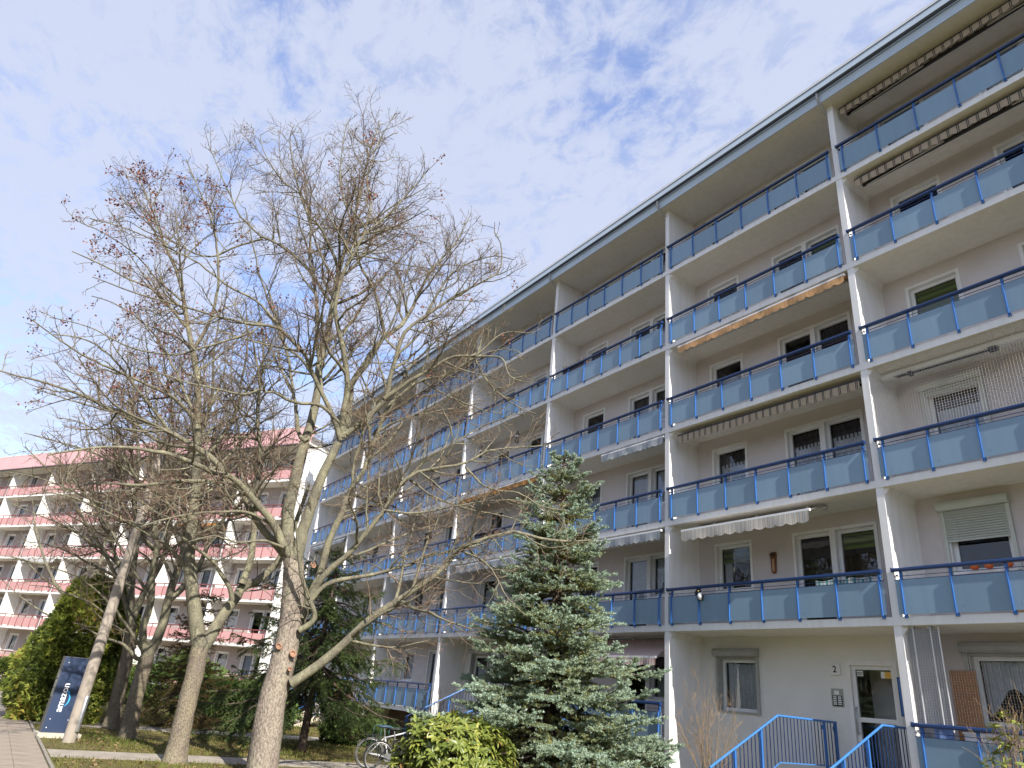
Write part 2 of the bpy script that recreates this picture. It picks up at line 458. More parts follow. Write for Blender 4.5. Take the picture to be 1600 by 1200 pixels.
def np_mesh(name, V, F, material, tint=None, smooth=False):
    """V (n,3) float, F (m,k) int faces of one size"""
    V = np.asarray(V, np.float32).reshape(-1, 3); F = np.asarray(F, np.int32)
    k = F.shape[1]
    me = bpy.data.meshes.new(name)
    me.vertices.add(len(V)); me.vertices.foreach_set('co', V.ravel())
    me.loops.add(F.size); me.loops.foreach_set('vertex_index', F.ravel())
    me.polygons.add(len(F))
    me.polygons.foreach_set('loop_start', np.arange(0, F.size, k, dtype=np.int32))
    me.polygons.foreach_set('loop_total', np.full(len(F), k, np.int32))
    if smooth: me.polygons.foreach_set('use_smooth', np.ones(len(F), bool))
    me.materials.append(material)
    me.update(calc_edges=True)
    if tint is not None:
        a = me.attributes.new('tint', 'FLOAT', 'POINT')
        a.data.foreach_set('value', np.asarray(tint, np.float32))
    return me
# ---------------------------------------------------------------- ground and paths
H = 2.768; ZB = 1.05; BAY = 6.0; ROOF = 17.49; BACK = 1.22; FW = 0.16
ground = MB().box(-400, 400, -400, 400, -0.6, 0.0).obj('ground', mat('lawn_soil', (0.115, 0.085, 0.05), 0.97, 0.3, 1.3, 0.6, 35,
                  col2=(0.16, 0.155, 0.05), spec=0.1))
setp(ground, kind='structure')
main_path = MB().box(-90, 30, -16.5, -12.72, -0.3, 0.004).obj('path', M['gravel'])
setp(main_path, kind='structure')
foot_path = MB().box(-11.05, -9.75, -12.60, -2.0, -0.3, 0.006).obj('path', M['gravel'])
setp(foot_path, kind='structure')
side_path = MB().box(-18.9, -17.2, -12.60, -1.6, -0.3, 0.005).obj('path', M['gravel'])
setp(side_path, kind='structure')
# paving slabs of the main path as far as their joints can be told apart
slab_me = MB().box(0.016, 0.734, 0.003, 0.497, -0.05, 0.03).mesh('paving_slab', M['paver'])
for ix in range(20):
    for iy in range(4):
        add('paving_slab', slab_me, main_path, (-7.6 - 0.75 * (ix + 1) + (0.375 if iy % 2 else 0), -12.74 - 0.5 * (iy + 1), random.uniform(-0.003, 0.003)),
            (random.uniform(-.004, .004), random.uniform(-.004, .004), 0))
kerb_me = MB().box(0.004, 0.996, -0.03, 0.03, -0.2, 0.036).mesh('kerbstone', M['kerb'])
for ix in range(24):
    if -12.1 < -8 - ix < -8.9: pass
    add('kerbstone', kerb_me, main_path, (-8.0 - ix, -12.68, random.uniform(-.006, .004)), (0, 0, random.uniform(-.006, .006)))

# ---------------------------------------------------------------- window kit (local: x right, y inward from wall face, z up)
def opening_mesh(name, w, h, door=False, mull=None, grey=False):
    """rendered surround, reveal, white casement frame, dark room behind"""
    mb = MB()
    s = 0.07; d0, d1 = 0.105, 0.165; fw = 0.075
    for (a, b, c, d) in ((0, w, h - s, h), (0, s, 0, h - s), (w - s, w, 0, h - s)):
        mb.box(a, b, -0.014, d0, c, d, 0)
    if not door: mb.box(0, w, -0.035, d0, 0, s * 0.6, 0)          # sill
    else: mb.box(0, w, -0.01, d0, 0, s * 0.4, 0)
    z0 = s * 0.6 if not door else s * 0.4
    fr = [(s, w - s, h - s - fw, h - s), (s, w - s, z0, z0 + fw), (s, s + fw, z0 + fw, h - s - fw), (w - s - fw, w - s, z0 + fw, h - s - fw)]
    for a, b, c, d in fr: mb.box(a, b, d0, d1, c, d, 1)
    if mull: mb.box(mull - 0.05, mull + 0.05, d0 - 0.005, d1, z0 + fw, h - s - fw, 1)
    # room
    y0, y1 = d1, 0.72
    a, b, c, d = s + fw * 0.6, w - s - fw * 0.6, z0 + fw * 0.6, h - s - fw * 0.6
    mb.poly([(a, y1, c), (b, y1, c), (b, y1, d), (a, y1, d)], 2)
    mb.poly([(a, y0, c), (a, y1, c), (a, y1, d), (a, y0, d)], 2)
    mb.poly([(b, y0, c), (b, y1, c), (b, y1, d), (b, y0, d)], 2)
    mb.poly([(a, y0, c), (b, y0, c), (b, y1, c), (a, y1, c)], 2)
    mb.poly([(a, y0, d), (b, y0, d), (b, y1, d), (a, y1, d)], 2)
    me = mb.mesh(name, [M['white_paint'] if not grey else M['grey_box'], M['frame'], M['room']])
    gx0, gx1, gz0, gz1 = s + fw, w - s - fw, z0 + fw, h - s - fw
    return me, (gx0, gx1, gz0, gz1)

def pane_mesh(x0, x1, z0, z1):
    return MB().poly([(x0, 0.14, z0), (x1, 0.14, z0), (x1, 0.14, z1), (x0, 0.14, z1)]).mesh('pane', M['glass'])

def curtain_mesh(x0, x1, z0, z1, material, scallop=False, waves=7, gap=0.0):
    """hanging folds; scallop = arched lower edge"""
    mb = MB(); n = waves * 6
    top = []; bot = []
    for i in range(n + 1):
        t = i / n; x = x0 + (x1 - x0) * t
        y = 0.235 + 0.022 * math.sin(t * waves * 2 * math.pi) + 0.008 * math.sin(t * 31)
        zb = z0
        if scallop: zb = z0 + (z1 - z0) * (0.10 + 0.45 * math.sin(math.pi * t) ** 2)
        top.append((x, y, z1)); bot.append((x, y + 0.01, zb))
    for i in range(n):
        mb.poly([bot[i], bot[i + 1], top[i + 1], top[i]])
    return mb.mesh('curtain', material, smooth=True)

W_N, W_H = 1.22, 1.31
W_D, W_DH = 1.07, 2.25
narrow_me, ng = opening_mesh('window', W_N, W_H)
narrow_grey_me, _ = opening_mesh('window', W_N, W_H, grey=True)
wide_me, wg = opening_mesh('window', 1.09, W_H)
door_me, dg = opening_mesh('balcony_door', W_D, W_DH, door=True)
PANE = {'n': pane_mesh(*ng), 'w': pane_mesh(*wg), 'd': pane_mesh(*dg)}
CUR = {}
for k, g in (('n', ng), ('w', wg), ('d', dg)):
    x0, x1, z0, z1 = g
    CUR[k, 'full'] = curtain_mesh(x0, x1, z0, z1 - 0.02, M['lace'])
    CUR[k, 'low'] = curtain_mesh(x0, x1, z0, z1 - 0.32, M['lace'], waves=8)
    CUR[k, 'arch'] = curtain_mesh(x0, x1, z0, z1, M['lace'], scallop=True)
    CUR[k, 'dark'] = curtain_mesh(x0, x1, z1 - 0.42, z1, M['dark_valance'])
    CUR[k, 'side'] = curtain_mesh(x0, x0 + 0.27 * (x1 - x0), z0, z1, M['lace'], waves=3)
    CUR[k, 'blind'] = MB().box(x0, x1, 0.20, 0.206, z1 - 0.36, z1).mesh('curtain', M['green_blind'])
    CUR[k, 'blindlong'] = MB().box(x0, x1, 0.20, 0.206, z1 - 0.72, z1).mesh('curtain', M['green_blind'])

def shutter_mesh(w):
    prof = [(-0.02, 0.0), (-0.13, 0.0), (-0.165, 0.035), (-0.175, 0.10), (-0.15, 0.165), (-0.10, 0.19), (-0.02, 0.19)]
    mb = MB().extrude_x(prof, -0.06, w + 0.06, 0)
    return mb
box_me = {'g': shutter_mesh(W_N).mesh('shutter_box', M['shutter_box']), 'd': shutter_mesh(W_N).mesh('shutter_box', M['grey_box'])}

def window(parent, kind, x, z, curtains=(), box=None, roller=0.0, grey=False):
    me = {'n': narrow_grey_me if grey else narrow_me, 'w': wide_me, 'd': door_me}[kind]
    o = add('balcony_door' if kind == 'd' else 'window', me, parent, (x, BACK, z))
    add('pane', PANE[kind], o)
    for c in curtains:
        add('blind' if c.startswith('blind') else 'curtain', CUR[kind, c], o)
    if box:
        add('shutter_box', box_me[box], o, (0, 0, W_H - 0.02))
        for a in (-0.035, W_N - 0.035):
            MB().box(a, a + 0.07, -0.055, -0.016, 0.0, W_H - 0.02).obj('guide_rail', M['shutter_box'] if box == 'g' else M['grey_box'], o)
        if roller:
            s = MB(); n = int(roller / 0.05); z1 = W_H - 0.02
            for i in range(n):
                a = z1 - 0.05 * (i + 1)
                s.loft([[(0.036, -0.028, a + .003), (0.036, -0.046, a + .012), (0.036, -0.046, a + .040), (0.036, -0.028, a + .049)],
                        [(W_N - .036, -0.028, a + .003), (W_N - .036, -0.046, a + .012), (W_N - .036, -0.046, a + .040), (W_N - .036, -0.028, a + .049)]])
            a = z1 - 0.05 * n - 0.045
            s.box(0.036, W_N - .036, -0.048, -0.026, a, a + 0.043)
            s.obj('roller_shutter', M['shutter'], o)
    return o

# ---------------------------------------------------------------- apartment block generator (local x along the front, y inward, z up)
def wall_with_holes(mb, x0, x1, z0, z1, holes, y, m=0):
    xs = sorted({x0, x1, *[h[0] for h in holes], *[h[1] for h in holes]})
    zs = sorted({z0, z1, *[h[2] for h in holes], *[h[3] for h in holes]})
    for i in range(len(xs) - 1):
        for k in range(len(zs) - 1):
            cx, cz = (xs[i] + xs[i + 1]) / 2, (zs[k] + zs[k + 1]) / 2
            if any(h[0] < cx < h[1] and h[2] < cz < h[3] for h in holes): continue
            mb.poly([(xs[i], y, zs[k]), (xs[i + 1], y, zs[k]), (xs[i + 1], y, zs[k + 1]), (xs[i], y, zs[k + 1])], m)

def railing_kit(panel_m, post_m, rail_m, bar_m):
    """meshes for one balcony front; origin = left column line, slab underside"""
    kit = {}
    hr = MB()
    prof = [(-0.083, 1.005), (-0.092, 1.03), (-0.088, 1.06), (-0.065, 1.078), (-0.03, 1.078), (-0.008, 1.06), (-0.004, 1.03), (-0.012, 1.005)]
    hr.extrude_x(prof, 0.135, 5.915, 0)
    hr.box(0.16, 5.90, -0.048, -0.034, 0.912, 0.922, 1)
    hr.box(0.16, 5.90, -0.046, -0.030, 0.842, 0.856, 1)
    for x in (0.20, 5.86): hr.box(x - .012, x + .012, -0.03, 0.03, 0.93, 0.955, 1)
    for x in (0.135, 5.905): hr.box(x - 0.002, x + 0.012, -0.095, -0.0, 1.0, 1.082, 1)
    kit['rail'] = hr.mesh('handrail', [rail_m, bar_m])
    w = 0.915
    p = MB().box(0, w, -0.050, -0.042, 0.195, 0.842)
    for bx in (0.16, w - 0.16):
        p.lathe([(0.008, 0), (0.008, 0.004), (0.004, 0.007)], 6, (0, 0, 0))
        k = len(p.v) - 18
        for i in range(k, len(p.v)):
            a, b, c = p.v[i]; p.v[i] = (bx + a, -0.050 - c, 0.33 + b)
    kit['panel'] = p.mesh('railing_panel', panel_m)
    kit['sliver'] = MB().box(0, 0.10, -0.050, -0.042, 0.195, 0.842).mesh('railing_panel', panel_m)
    q = MB().box(-0.024, 0.024, -0.042, 0.0, 0.17, 1.005).box(-0.012, 0.012, -0.084, -0.0505, 0.175, 0.86)
    q.box(-0.03, 0.03, -0.045, 0.01, 0.13, 0.172)
    kit['post'] = q.mesh('railing_post', post_m)
    return kit

def balcony_front(parent, x, z, kit, individual=True):
    r = add('balcony_railing', kit['rail'], parent, (x, 0, z))
    posts = [0.29 + 0.927 * i for i in range(7)]
    for i in range(6): add('panel', kit['panel'], r, (posts[i] + 0.006, random.uniform(-.001, .001), random.uniform(-.003, .003)))
    add('panel', kit['sliver'], r, (0.175, 0, 0)); add('panel', kit['sliver'], r, (posts[6] + 0.012, 0, 0), None, (0.75, 1, 1))
    for p in posts: add('post', kit['post'], r, (p, 0, 0))
    return r

def block(root, js, shell_js, entrances, mats, kit, detail, zoff=0.0, fascia='metal'):
    """js: bays with railings and windows; shell_js: bare bays; bay j spans x = -6(j+1) .. -6j"""
    alljs = sorted(set(js) | set(shell_js))
    xmin = -BAY * (max(alljs) + 1); xmax = -BAY * min(alljs)
    rail_n = 0
    # cross-wall fins, full height
    fin = MB()
    fin.box(0, FW, 0, BACK + 0.6, -0.3, ROOF)
    for k in range(1, 7):
        zt = ZB + H * k if k < 6 else ROOF
        if k == 6: break
        fin.loft([[(FW, 0.03, zt), (FW + 0.10, 0.10, zt), (FW, 0.03, zt - 0.16)], [(FW, BACK, zt), (FW + 0.07, BACK, zt), (FW, BACK, zt - 0.12)]])
    fin_me = fin.mesh('dividing_wall', mats['fin'])
    for c in range(min(alljs), max(alljs) + 2):
        add('dividing_wall', fin_me, root, (-BAY * c - (0.0 if c < max(alljs) + 1 else 0.0), 0, 0))
    slab_me = MB().box(0.08, BAY + 0.08, -0.013, BACK + 0.3, 0, 0.16).mesh('floor_slab', [mats['slab']])
    soff_me = MB().box(FW + 0.001, BAY - 0.001, 0.02, BACK - 0.001, -0.006, -0.001).mesh('ceiling_paint', [mats['soffit']])
    rows = range(0, 6)
    for j in alljs:
        xl = -BAY * (j + 1)
        ent = j in entrances
        holes = []
        for k in rows:
            zb = ZB + H * k
            if not (ent and k == 0):
                s = add('floor_slab', slab_me, root, (xl, 0, zb))
                if k > 0: add('ceiling', soff_me, s, (0, 0, 0))
                if j in js:
                    balcony_front(root, xl, zb, kit)
                    holes += [(0.70, 1.92, zb + 1.12, zb + 2.43), (3.12, 4.19, zb + 0.18, zb + 2.43), (4.19, 5.28, zb + 1.12, zb + 2.43)]
            elif j in js:
                holes += [(0.70, 1.92, zb + 1.0, zb + 2.31), (4.20, 5.32, zb + 0.06, zb + 2.24)]
        hs = [(xl + a, xl + b, c, d) for a, b, c, d in holes]
        top = MB()
        ztop0 = ZB + H if ent else ZB
        wall_with_holes(top, xl + FW, xl + BAY, ztop0, ROOF, [h for h in hs if h[2] > ztop0 - 0.01], BACK)
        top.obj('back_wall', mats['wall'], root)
        if ent:
            low = MB(); wall_with_holes(low, xl + FW, xl + BAY, -0.3, ztop0, [h for h in hs if h[2] < ztop0 - 0.01], BACK)
            low.obj('entrance_wall', mats['entry'], root)
        else:
            MB().poly([(xl + FW, BACK, -0.3), (xl + BAY, BACK, -0.3), (xl + BAY, BACK, ZB), (xl + FW, BACK, ZB)]).obj('plinth', mats['plinth'], root)
        if j in js:
            for k in rows:
                zb = ZB + H * k
                if ent and k == 0:
                    window(root, 'n', xl + 0.70, zb + 1.0, ('side', 'full') if j == 0 else ('low',), box='d', grey=True)
                    continue
                spec = detail(j, k)
                window(root, 'n', xl + 0.70, zb + 1.12, *spec['n'])
                window(root, 'd', xl + 3.12, zb + 0.18, spec['d'])
                window(root, 'w', xl + 4.19, zb + 1.12, spec['w'])
    # body of the block and roof
    MB().box(xmin + 0.02, xmax + FW - 0.02, BACK + 0.75, 12.0, -0.3, ROOF).obj('core_wall', mats['wall'], root)
    for gx in (xmin, xmax + FW - 0.02):
        MB().box(gx, gx + 0.02, BACK + 0.6, 12.0, -0.3, ROOF).obj('gable_wall', mats['fin'], root)
    top_s = MB().box(xmin - 0.1, xmax + FW + 0.1, -0.27, 12.1, ROOF, ROOF + 0.12)
    top_s.obj('roof_overhang', mats['soffit'], root)
    MB().box(xmin, xmax + FW, 0.1, 11.9, ROOF + 0.121, ROOF + 0.7).obj('roof', M['roofing'], root)
    if fascia == 'metal':
        MB().box(xmin - 0.12, xmax + FW + 0.12, -0.30, -0.271, ROOF - 0.02, ROOF + 0.24).obj('fascia_board', M['fascia'], root)
        g = MB(); n = 8
        prof = [(-0.37 + 0.055 * math.cos(math.pi + math.pi * i / n), ROOF + 0.35 + 0.06 * math.sin(math.pi + math.pi * i / n)) for i in range(n + 1)]
        prof += [(-0.37 + 0.047 * math.cos(2 * math.pi - math.pi * i / n), ROOF + 0.35 + 0.052 * math.sin(2 * math.pi - math.pi * i / n)) for i in range(n + 1)]
        g.extrude_x(prof, xmin - 0.14, xmax + FW + 0.14)
        g.obj('gutter', M['dark_gutter'], root)
        up = [(-0.29, ROOF + 0.25), (-0.29, ROOF + 0.37), (-0.31, ROOF + 0.38), (-0.27, ROOF + 0.74), (0.1, ROOF + 0.74), (0.1, ROOF + 0.25)]
        MB().extrude_x(up, xmin - 0.12, xmax + FW + 0.12).obj('upper_fascia', M['fascia'], root)
        MB().box(xmin - 0.14, xmax + FW + 0.14, -0.285, 0.15, ROOF + 0.742, ROOF + 0.755).obj('drip_edge', M['dark_gutter'], root)
        MB().box(xmin - 0.13, xmax + FW + 0.13, -0.275, 0.2, ROOF + 0.756, ROOF + 0.86).obj('roof_edge', M['roof_cap'], root)
        for c in range(min(alljs), max(alljs) + 2):
            x = -BAY * c - 0.03
            MB().tube([(x, -0.37, ROOF + 0.30), (x, -0.37, ROOF + 0.12), (x, -0.33, ROOF + 0.02), (x, -0.10, ROOF - 0.16), (x - .02, 0.12, ROOF - 0.30), (x - .02, 0.14, ROOF - 0.6), (x - .02, 0.14, -0.1)],
                      0.032, 8).obj('rain_pipe', M['grey_box'], root, smooth=True)
    else:
        up = [(-0.42, ROOF + 0.06), (-0.42, ROOF + 0.14), (-0.12, ROOF + 1.45), (0.3, ROOF + 1.45), (0.3, ROOF + 0.06)]
        for j in alljs:
            for q in range(4):
                a = -BAY * (j + 1) + 1.5 * q
                MB().extrude_x(up, a + 0.006, a + 1.494).obj('attic_panel', M['pink_roof'], root)
        MB().box(xmin - 0.12, xmax + FW + 0.12, -0.44, -0.271, ROOF - 0.02, ROOF + 0.055).obj('gutter', M['dark_gutter'], root)
        MB().box(xmin - 0.12, xmax + FW + 0.12, -0.14, 0.35, ROOF + 1.452, ROOF + 1.50).obj('roof_edge', M['roof_cap'], root)

# blue and white block along the right side
blue = setp(empty('apartment_building', (0, 0, 0)),
            'six-storey white apartment block with blue railings and grey-blue balcony panels', 'apartment building')
blue_kit = railing_kit(M['blue_panel'], M['blue_metal'], M['navy_rail'], M['navy_rail'])
OPT_N = [(), ('low',), ('full',), ('dark', 'low'), ('side',), ('arch',), ('low',)]
def blue_detail(j, k):
    r = random.Random(j * 31 + k * 7 + 5)
    n = [r.choice(OPT_N)]; d = r.choice([(), ('low',), ('dark', 'low'), ('arch', 'dark'), ('full',)]); w = r.choice([('low',), ('low',), ('arch', 'dark'), ('full',), ('dark', 'low')])
    if j == 0:
        if k == 1: n, d, w = [('side', 'blind')], (), ('blind',)
        if k == 2: n, d, w = [('dark', 'low')], ('dark', 'low'), ('dark', 'low')
        if k == 3: n, d, w = [('low',)], (), ('dark',)
        if k == 4: n, d, w = [()], (), ('blindlong',)
    if j == -1:
        if k == 0: n = [('arch',), 'd', 0.0, True]
        if k == 1: n = [(), 'g', 0.62]
        if k == 2: n = [('low',), 'g', 0.1]
        if k == 3: n = [('blindlong',)]
    if j == 1 and k in (1, 2): d, w = ('dark', 'arch'), ('dark', 'arch')
    return dict(n=n, d=d, w=w)
block(blue, list(range(-1, 6)), [-2], {0, 2, 4},
      dict(fin=M['white_paint'], slab=M['white_paint'], soffit=M['cream_soffit'], wall=M['plaster'], entry=M['pale_plaster'], plinth=M['plinth']),
      blue_kit, blue_detail)

# pink block closing the view on the left, turned 29 degrees
pink = setp(empty('apartment_building', (-40.11, -0.28, -0.44), R(29.0)),
            'six-storey apartment block with pink balcony fronts and pink attic band behind the bare trees', 'apartment building')
pink_kit = railing_kit(M['pink'], M['red_metal'], M['red_metal'], M['red_metal'])
def pink_detail(j, k):
    r = random.Random(j * 17 + k * 3 + 1)
    return dict(n=[r.choice(OPT_N)], d=r.choice([(), ('dark',), ('full',)]), w=r.choice([(), ('low',), ('full',)]))
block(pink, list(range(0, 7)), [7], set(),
      dict(fin=M['pink_white'], slab=M['pink_white'], soffit=M['cream_soffit'], wall=M['shaded_taupe_plaster'], entry=M['pale_plaster'], plinth=M['plinth']),
      pink_kit, pink_detail, fascia='pink')
# ---------------------------------------------------------------- entrance doors (parts of the block)
def text_obj(name, txt, size, parent, loc, rot, material, extrude=0.001, align='CENTER', bold=0.0):
    cu = bpy.data.curves.new(name, 'FONT')
    cu.body = txt; cu.size = size; cu.align_x = align; cu.align_y = 'CENTER'; cu.extrude = extrude; cu.offset = bold
    cu.resolution_u = 3
    tmp = bpy.data.objects.new(name + '_tmp', cu)
    COL.objects.link(tmp)
    dg_ = bpy.context.evaluated_depsgraph_get()
    me = bpy.data.meshes.new_from_object(tmp.evaluated_get(dg_))
    bpy.data.objects.remove(tmp); bpy.data.curves.remove(cu)
    me.materials.clear(); me.materials.append(material)
    return add(name, me, parent, loc, rot)

M['sticker'] = mat('white_paper', (0.75, 0.75, 0.73), 0.7, 0.03, 5)
M['orange_paper'] = mat('orange_paper', (0.72, 0.42, 0.08), 0.7, 0.05, 5)
M['ink'] = mat('black_print', (0.02, 0.02, 0.02), 0.7, 0.1, 5)
def entrance_door(xl, signs):
    w, h = 1.12, 2.18
    mb = MB()
    for a, b, c, d in ((0, w, h - .09, h), (0, .09, 0, h - .09), (w - .09, w, 0, h - .09)): mb.box(a, b, -.016, .16, c, d, 0)
    mb.box(.09, .17, .06, .12, 0, h - .09, 1); mb.box(w - .17, w - .09, .06, .12, 0, h - .09, 1)
    for c, d in ((0, .14), (0.98, 1.07), (h - .17, h - .09)): mb.box(.17, w - .17, .06, .12, c, d, 1)
    mb.poly([(.1, 1.6, 0), (w - .1, 1.6, 0), (w - .1, 1.6, h), (.1, 1.6, h)], 2)
    mb.poly([(.1, .13, .0), (.1, 1.6, .0), (.1, 1.6, h), (.1, .13, h)], 2); mb.poly([(w - .1, .13, 0), (w - .1, 1.6, 0), (w - .1, 1.6, h), (w - .1, .13, h)], 2)
    mb.poly([(.1, .13, .0), (w - .1, .13, 0), (w - .1, 1.6, 0), (.1, 1.6, 0)], 2); mb.poly([(.1, .13, h - .1), (w - .1, .13, h - .1), (w - .1, 1.6, h - .1), (.1, 1.6, h - .1)], 2)
    o = mb.obj('entrance_door', [M['white_paint'], M['frame'], M['room']], blue, (xl + 4.20, BACK, 1.11))
    for z0, z1 in ((.14, .98), (1.07, h - .17)):
        MB().poly([(.17, .09, z0), (w - .17, .09, z0), (w - .17, .09, z1), (.17, .09, z1)]).obj('pane', M['glass'], o)
    MB().tube([(.135, .05, .75), (.135, .0, .75), (.135, .0, 1.25), (.135, .05, 1.25)], .013, 8).obj('door_handle', M['alu'], o, smooth=True)
    if signs:
        MB().box(.19, .33, .082, .084, h - .30, h - .19).obj('notice', M['sticker'], o)
        m2 = MB().box(.19, .31, .0795, .0815, h - .235, h - .225); [m2.box(.20, .32 - .01 * i, .0795, .0815, h - .252 - .012 * i, h - .247 - .012 * i) for i in range(3)]
        m2.obj('print', M['ink'], o)
        MB().box(.72, .80, .082, .084, h - .33, h - .20).obj('notice', M['sticker'], o)
        MB().box(.80, .94, .082, .084, h - .33, h - .20).obj('notice', M['orange_paper'], o)
    return o
for j in (0, 2, 4): entrance_door(-BAY * (j + 1), j == 0)

# ---------------------------------------------------------------- entrance stairs
M['step'] = mat('worn_step_concrete', (0.48, 0.43, 0.33), 0.9, 0.15, 4, 0.3, 60)
M['sky_rail'] = mat('light_blue_rail_paint', (0.045, 0.17, 0.44), 0.35, 0.08, 5)
def stair(xr, label):
    root = setp(empty('entrance_stair', (xr, 0, 0)), label, 'stairs', 'stairs up to the house doors of the blue and white block')
    x0, x1 = -2.15, -0.16
    MB().box(x0, x1, -0.62, BACK - .002, 0.93, 1.105).obj('landing', M['step'], root)
    MB().box(x0 + .25, x1 - .25, -0.3, 0.9, -0.2, 0.929).obj('landing_base', M['plinth'], root)
    st = MB().box(0, x1 - x0 - .2, -0.30, 0.03, -0.055, 0.0).mesh('step', M['step'])
    n = 6
    for i in range(n):
        add('step', st, root, (x0 + .1, -0.62 - 0.31 * i, 1.105 - 0.158 * (i + 1)))
    for sx in (x0 + .02, x1 - .09):
        MB().loft([[(sx, -0.62, 1.10), (sx, -0.62, 0.90), (sx, -2.75, -0.12), (sx, -2.95, -0.12), (sx, -2.95, 0.02)],
                   [(sx + .09, -0.62, 1.10), (sx + .09, -0.62, 0.90), (sx + .09, -2.75, -0.12), (sx + .09, -2.95, -0.12), (sx + .09, -2.95, 0.02)]]).obj('stringer', M['step'], root)
    bal = MB().box(-.007, .007, -.007, .007, 0, 0.80).mesh('baluster', M['navy_rail'])  # navy instead of rail blue: shade on the balusters put into their colour
    for sx, yc, ye, sl in ((-2.05, -0.95, 1.06, .483), (-0.25, -0.36, 1.06, .44)):
        r = MB()
        yb = yc - 2.05; zt = 2.03
        r.tube([(sx, ye, zt), (sx, yc, zt), (sx, yb, zt - 2.05 * sl)], 0.022, 8)
        r.tube([(sx, ye, zt - .83), (sx, yc, zt - .83), (sx, yb, zt - .83 - 2.05 * sl)], 0.012, 6)
        for y in (ye - .04, ye - .45, yc - .55, yc - 1.35, yb + .05):
            z = zt if y > yc else zt - (yc - y) * sl
            r.box(sx - .022, sx + .022, y - .022, y + .022, z - .96, z - .02, 1)
            r.box(sx - .05, sx + .0, y - .03, y + .03, z - .16, z - .08, 1)
        rr = r.obj('stair_railing', [M['sky_rail'], M['blue_metal']], root)
        y = ye - .1
        while y > yb:
            z = zt if y > yc else zt - (yc - y) * sl
            add('baluster', bal, rr, (sx, y, z - .82)); y -= 0.115
    return root
stair(0.0, 'steps with blue railings rising to the house door marked 2, beside the bare shrub')
stair(-12.0, 'steps half hidden behind the two bicycles and the rhododendron, only the blue rail in view')
stair(-24.0, 'concrete steps with open treads beside the leaning dark spruce, shadow below')

# house number, door bells, letter board
hn = setp(MB().box(-.12, .12, -.05, 0, -.115, .115).obj('house_number', M['sticker'], None, (-2.04, BACK - .001, 3.10)),
          'white square house number plate reading 2 above the door bells', 'sign')
text_obj('digit', '2', 0.19, hn, (0, -.0505, 0), (R(90), 0, 0), M['ink'], 0.0012, bold=0.004)
bell = setp(empty('intercom', (-2.055, BACK - .001, 2.53)), 'grey metal intercom plate with two columns of bell buttons beside the door', 'intercom')
MB().box(-.135, .135, -.02, 0, -.175, .175).obj('face_plate', M['alu'], bell)
MB().box(-.06, .05, -.024, -.0205, .06, .14).obj('speaker_grille', M['sticker'], bell)
bt = MB().box(-.04, .04, -.027, -.0205, -.011, .011).mesh('bell_button', M['sticker'])
bb = MB().box(-.115, .115, -.0225, -.0203, -.165, .04).obj('button_field', M['black'], bell)
for cx in (-.055, .055):
    for r_ in range(5): add('bell_button', bt, bell, (cx, -.003, .015 - .036 * r_))
board = setp(MB().box(-.34, -.02, .52, .60, 2.23, 2.93).obj('notice_board', M['navy_rail']), 'dark blue notice box fixed to the white pier beside the house door', 'notice board')
MB().box(-.32, -.04, .515, .5199, 2.25, 2.91).obj('door_panel', M['blue_metal'], board)

# ---------------------------------------------------------------- awnings under the slabs
CLOTH = {
    'dark_stripe': stripe_mat('beige_cloth_brown_stripes', [(.62, (0.50, 0.41, 0.30)), (.72, (0.09, 0.08, 0.07)), (.80, (0.44, 0.36, 0.27)), (.90, (0.09, 0.08, 0.07)), (1, (0.50, 0.41, 0.30))], 0.21),
    'peach': stripe_mat('peach_cloth', [(.5, (0.66, 0.40, 0.20)), (1, (0.62, 0.36, 0.18))], 0.12),
    'orange': stripe_mat('orange_cloth', [(.5, (0.52, 0.27, 0.09)), (1, (0.44, 0.22, 0.08))], 0.12),
    'cream': stripe_mat('cream_cloth_fine_stripes', [(.35, (0.66, 0.62, 0.55)), (.5, (0.50, 0.40, 0.32)), (.7, (0.66, 0.62, 0.55)), (.85, (0.42, 0.45, 0.48)), (1, (0.66, 0.62, 0.55))], 0.13),
    'grey': stripe_mat('light_grey_cloth', [(.5, (0.46, 0.49, 0.51)), (1, (0.40, 0.43, 0.46))], 0.16),
    'white': stripe_mat('white_cloth', [(.5, (0.62, 0.62, 0.60)), (1, (0.55, 0.56, 0.56))], 0.2),
    'pink': stripe_mat('pink_striped_cloth', [(.5, (0.60, 0.36, 0.34)), (1, (0.66, 0.62, 0.58))], 0.1),
}
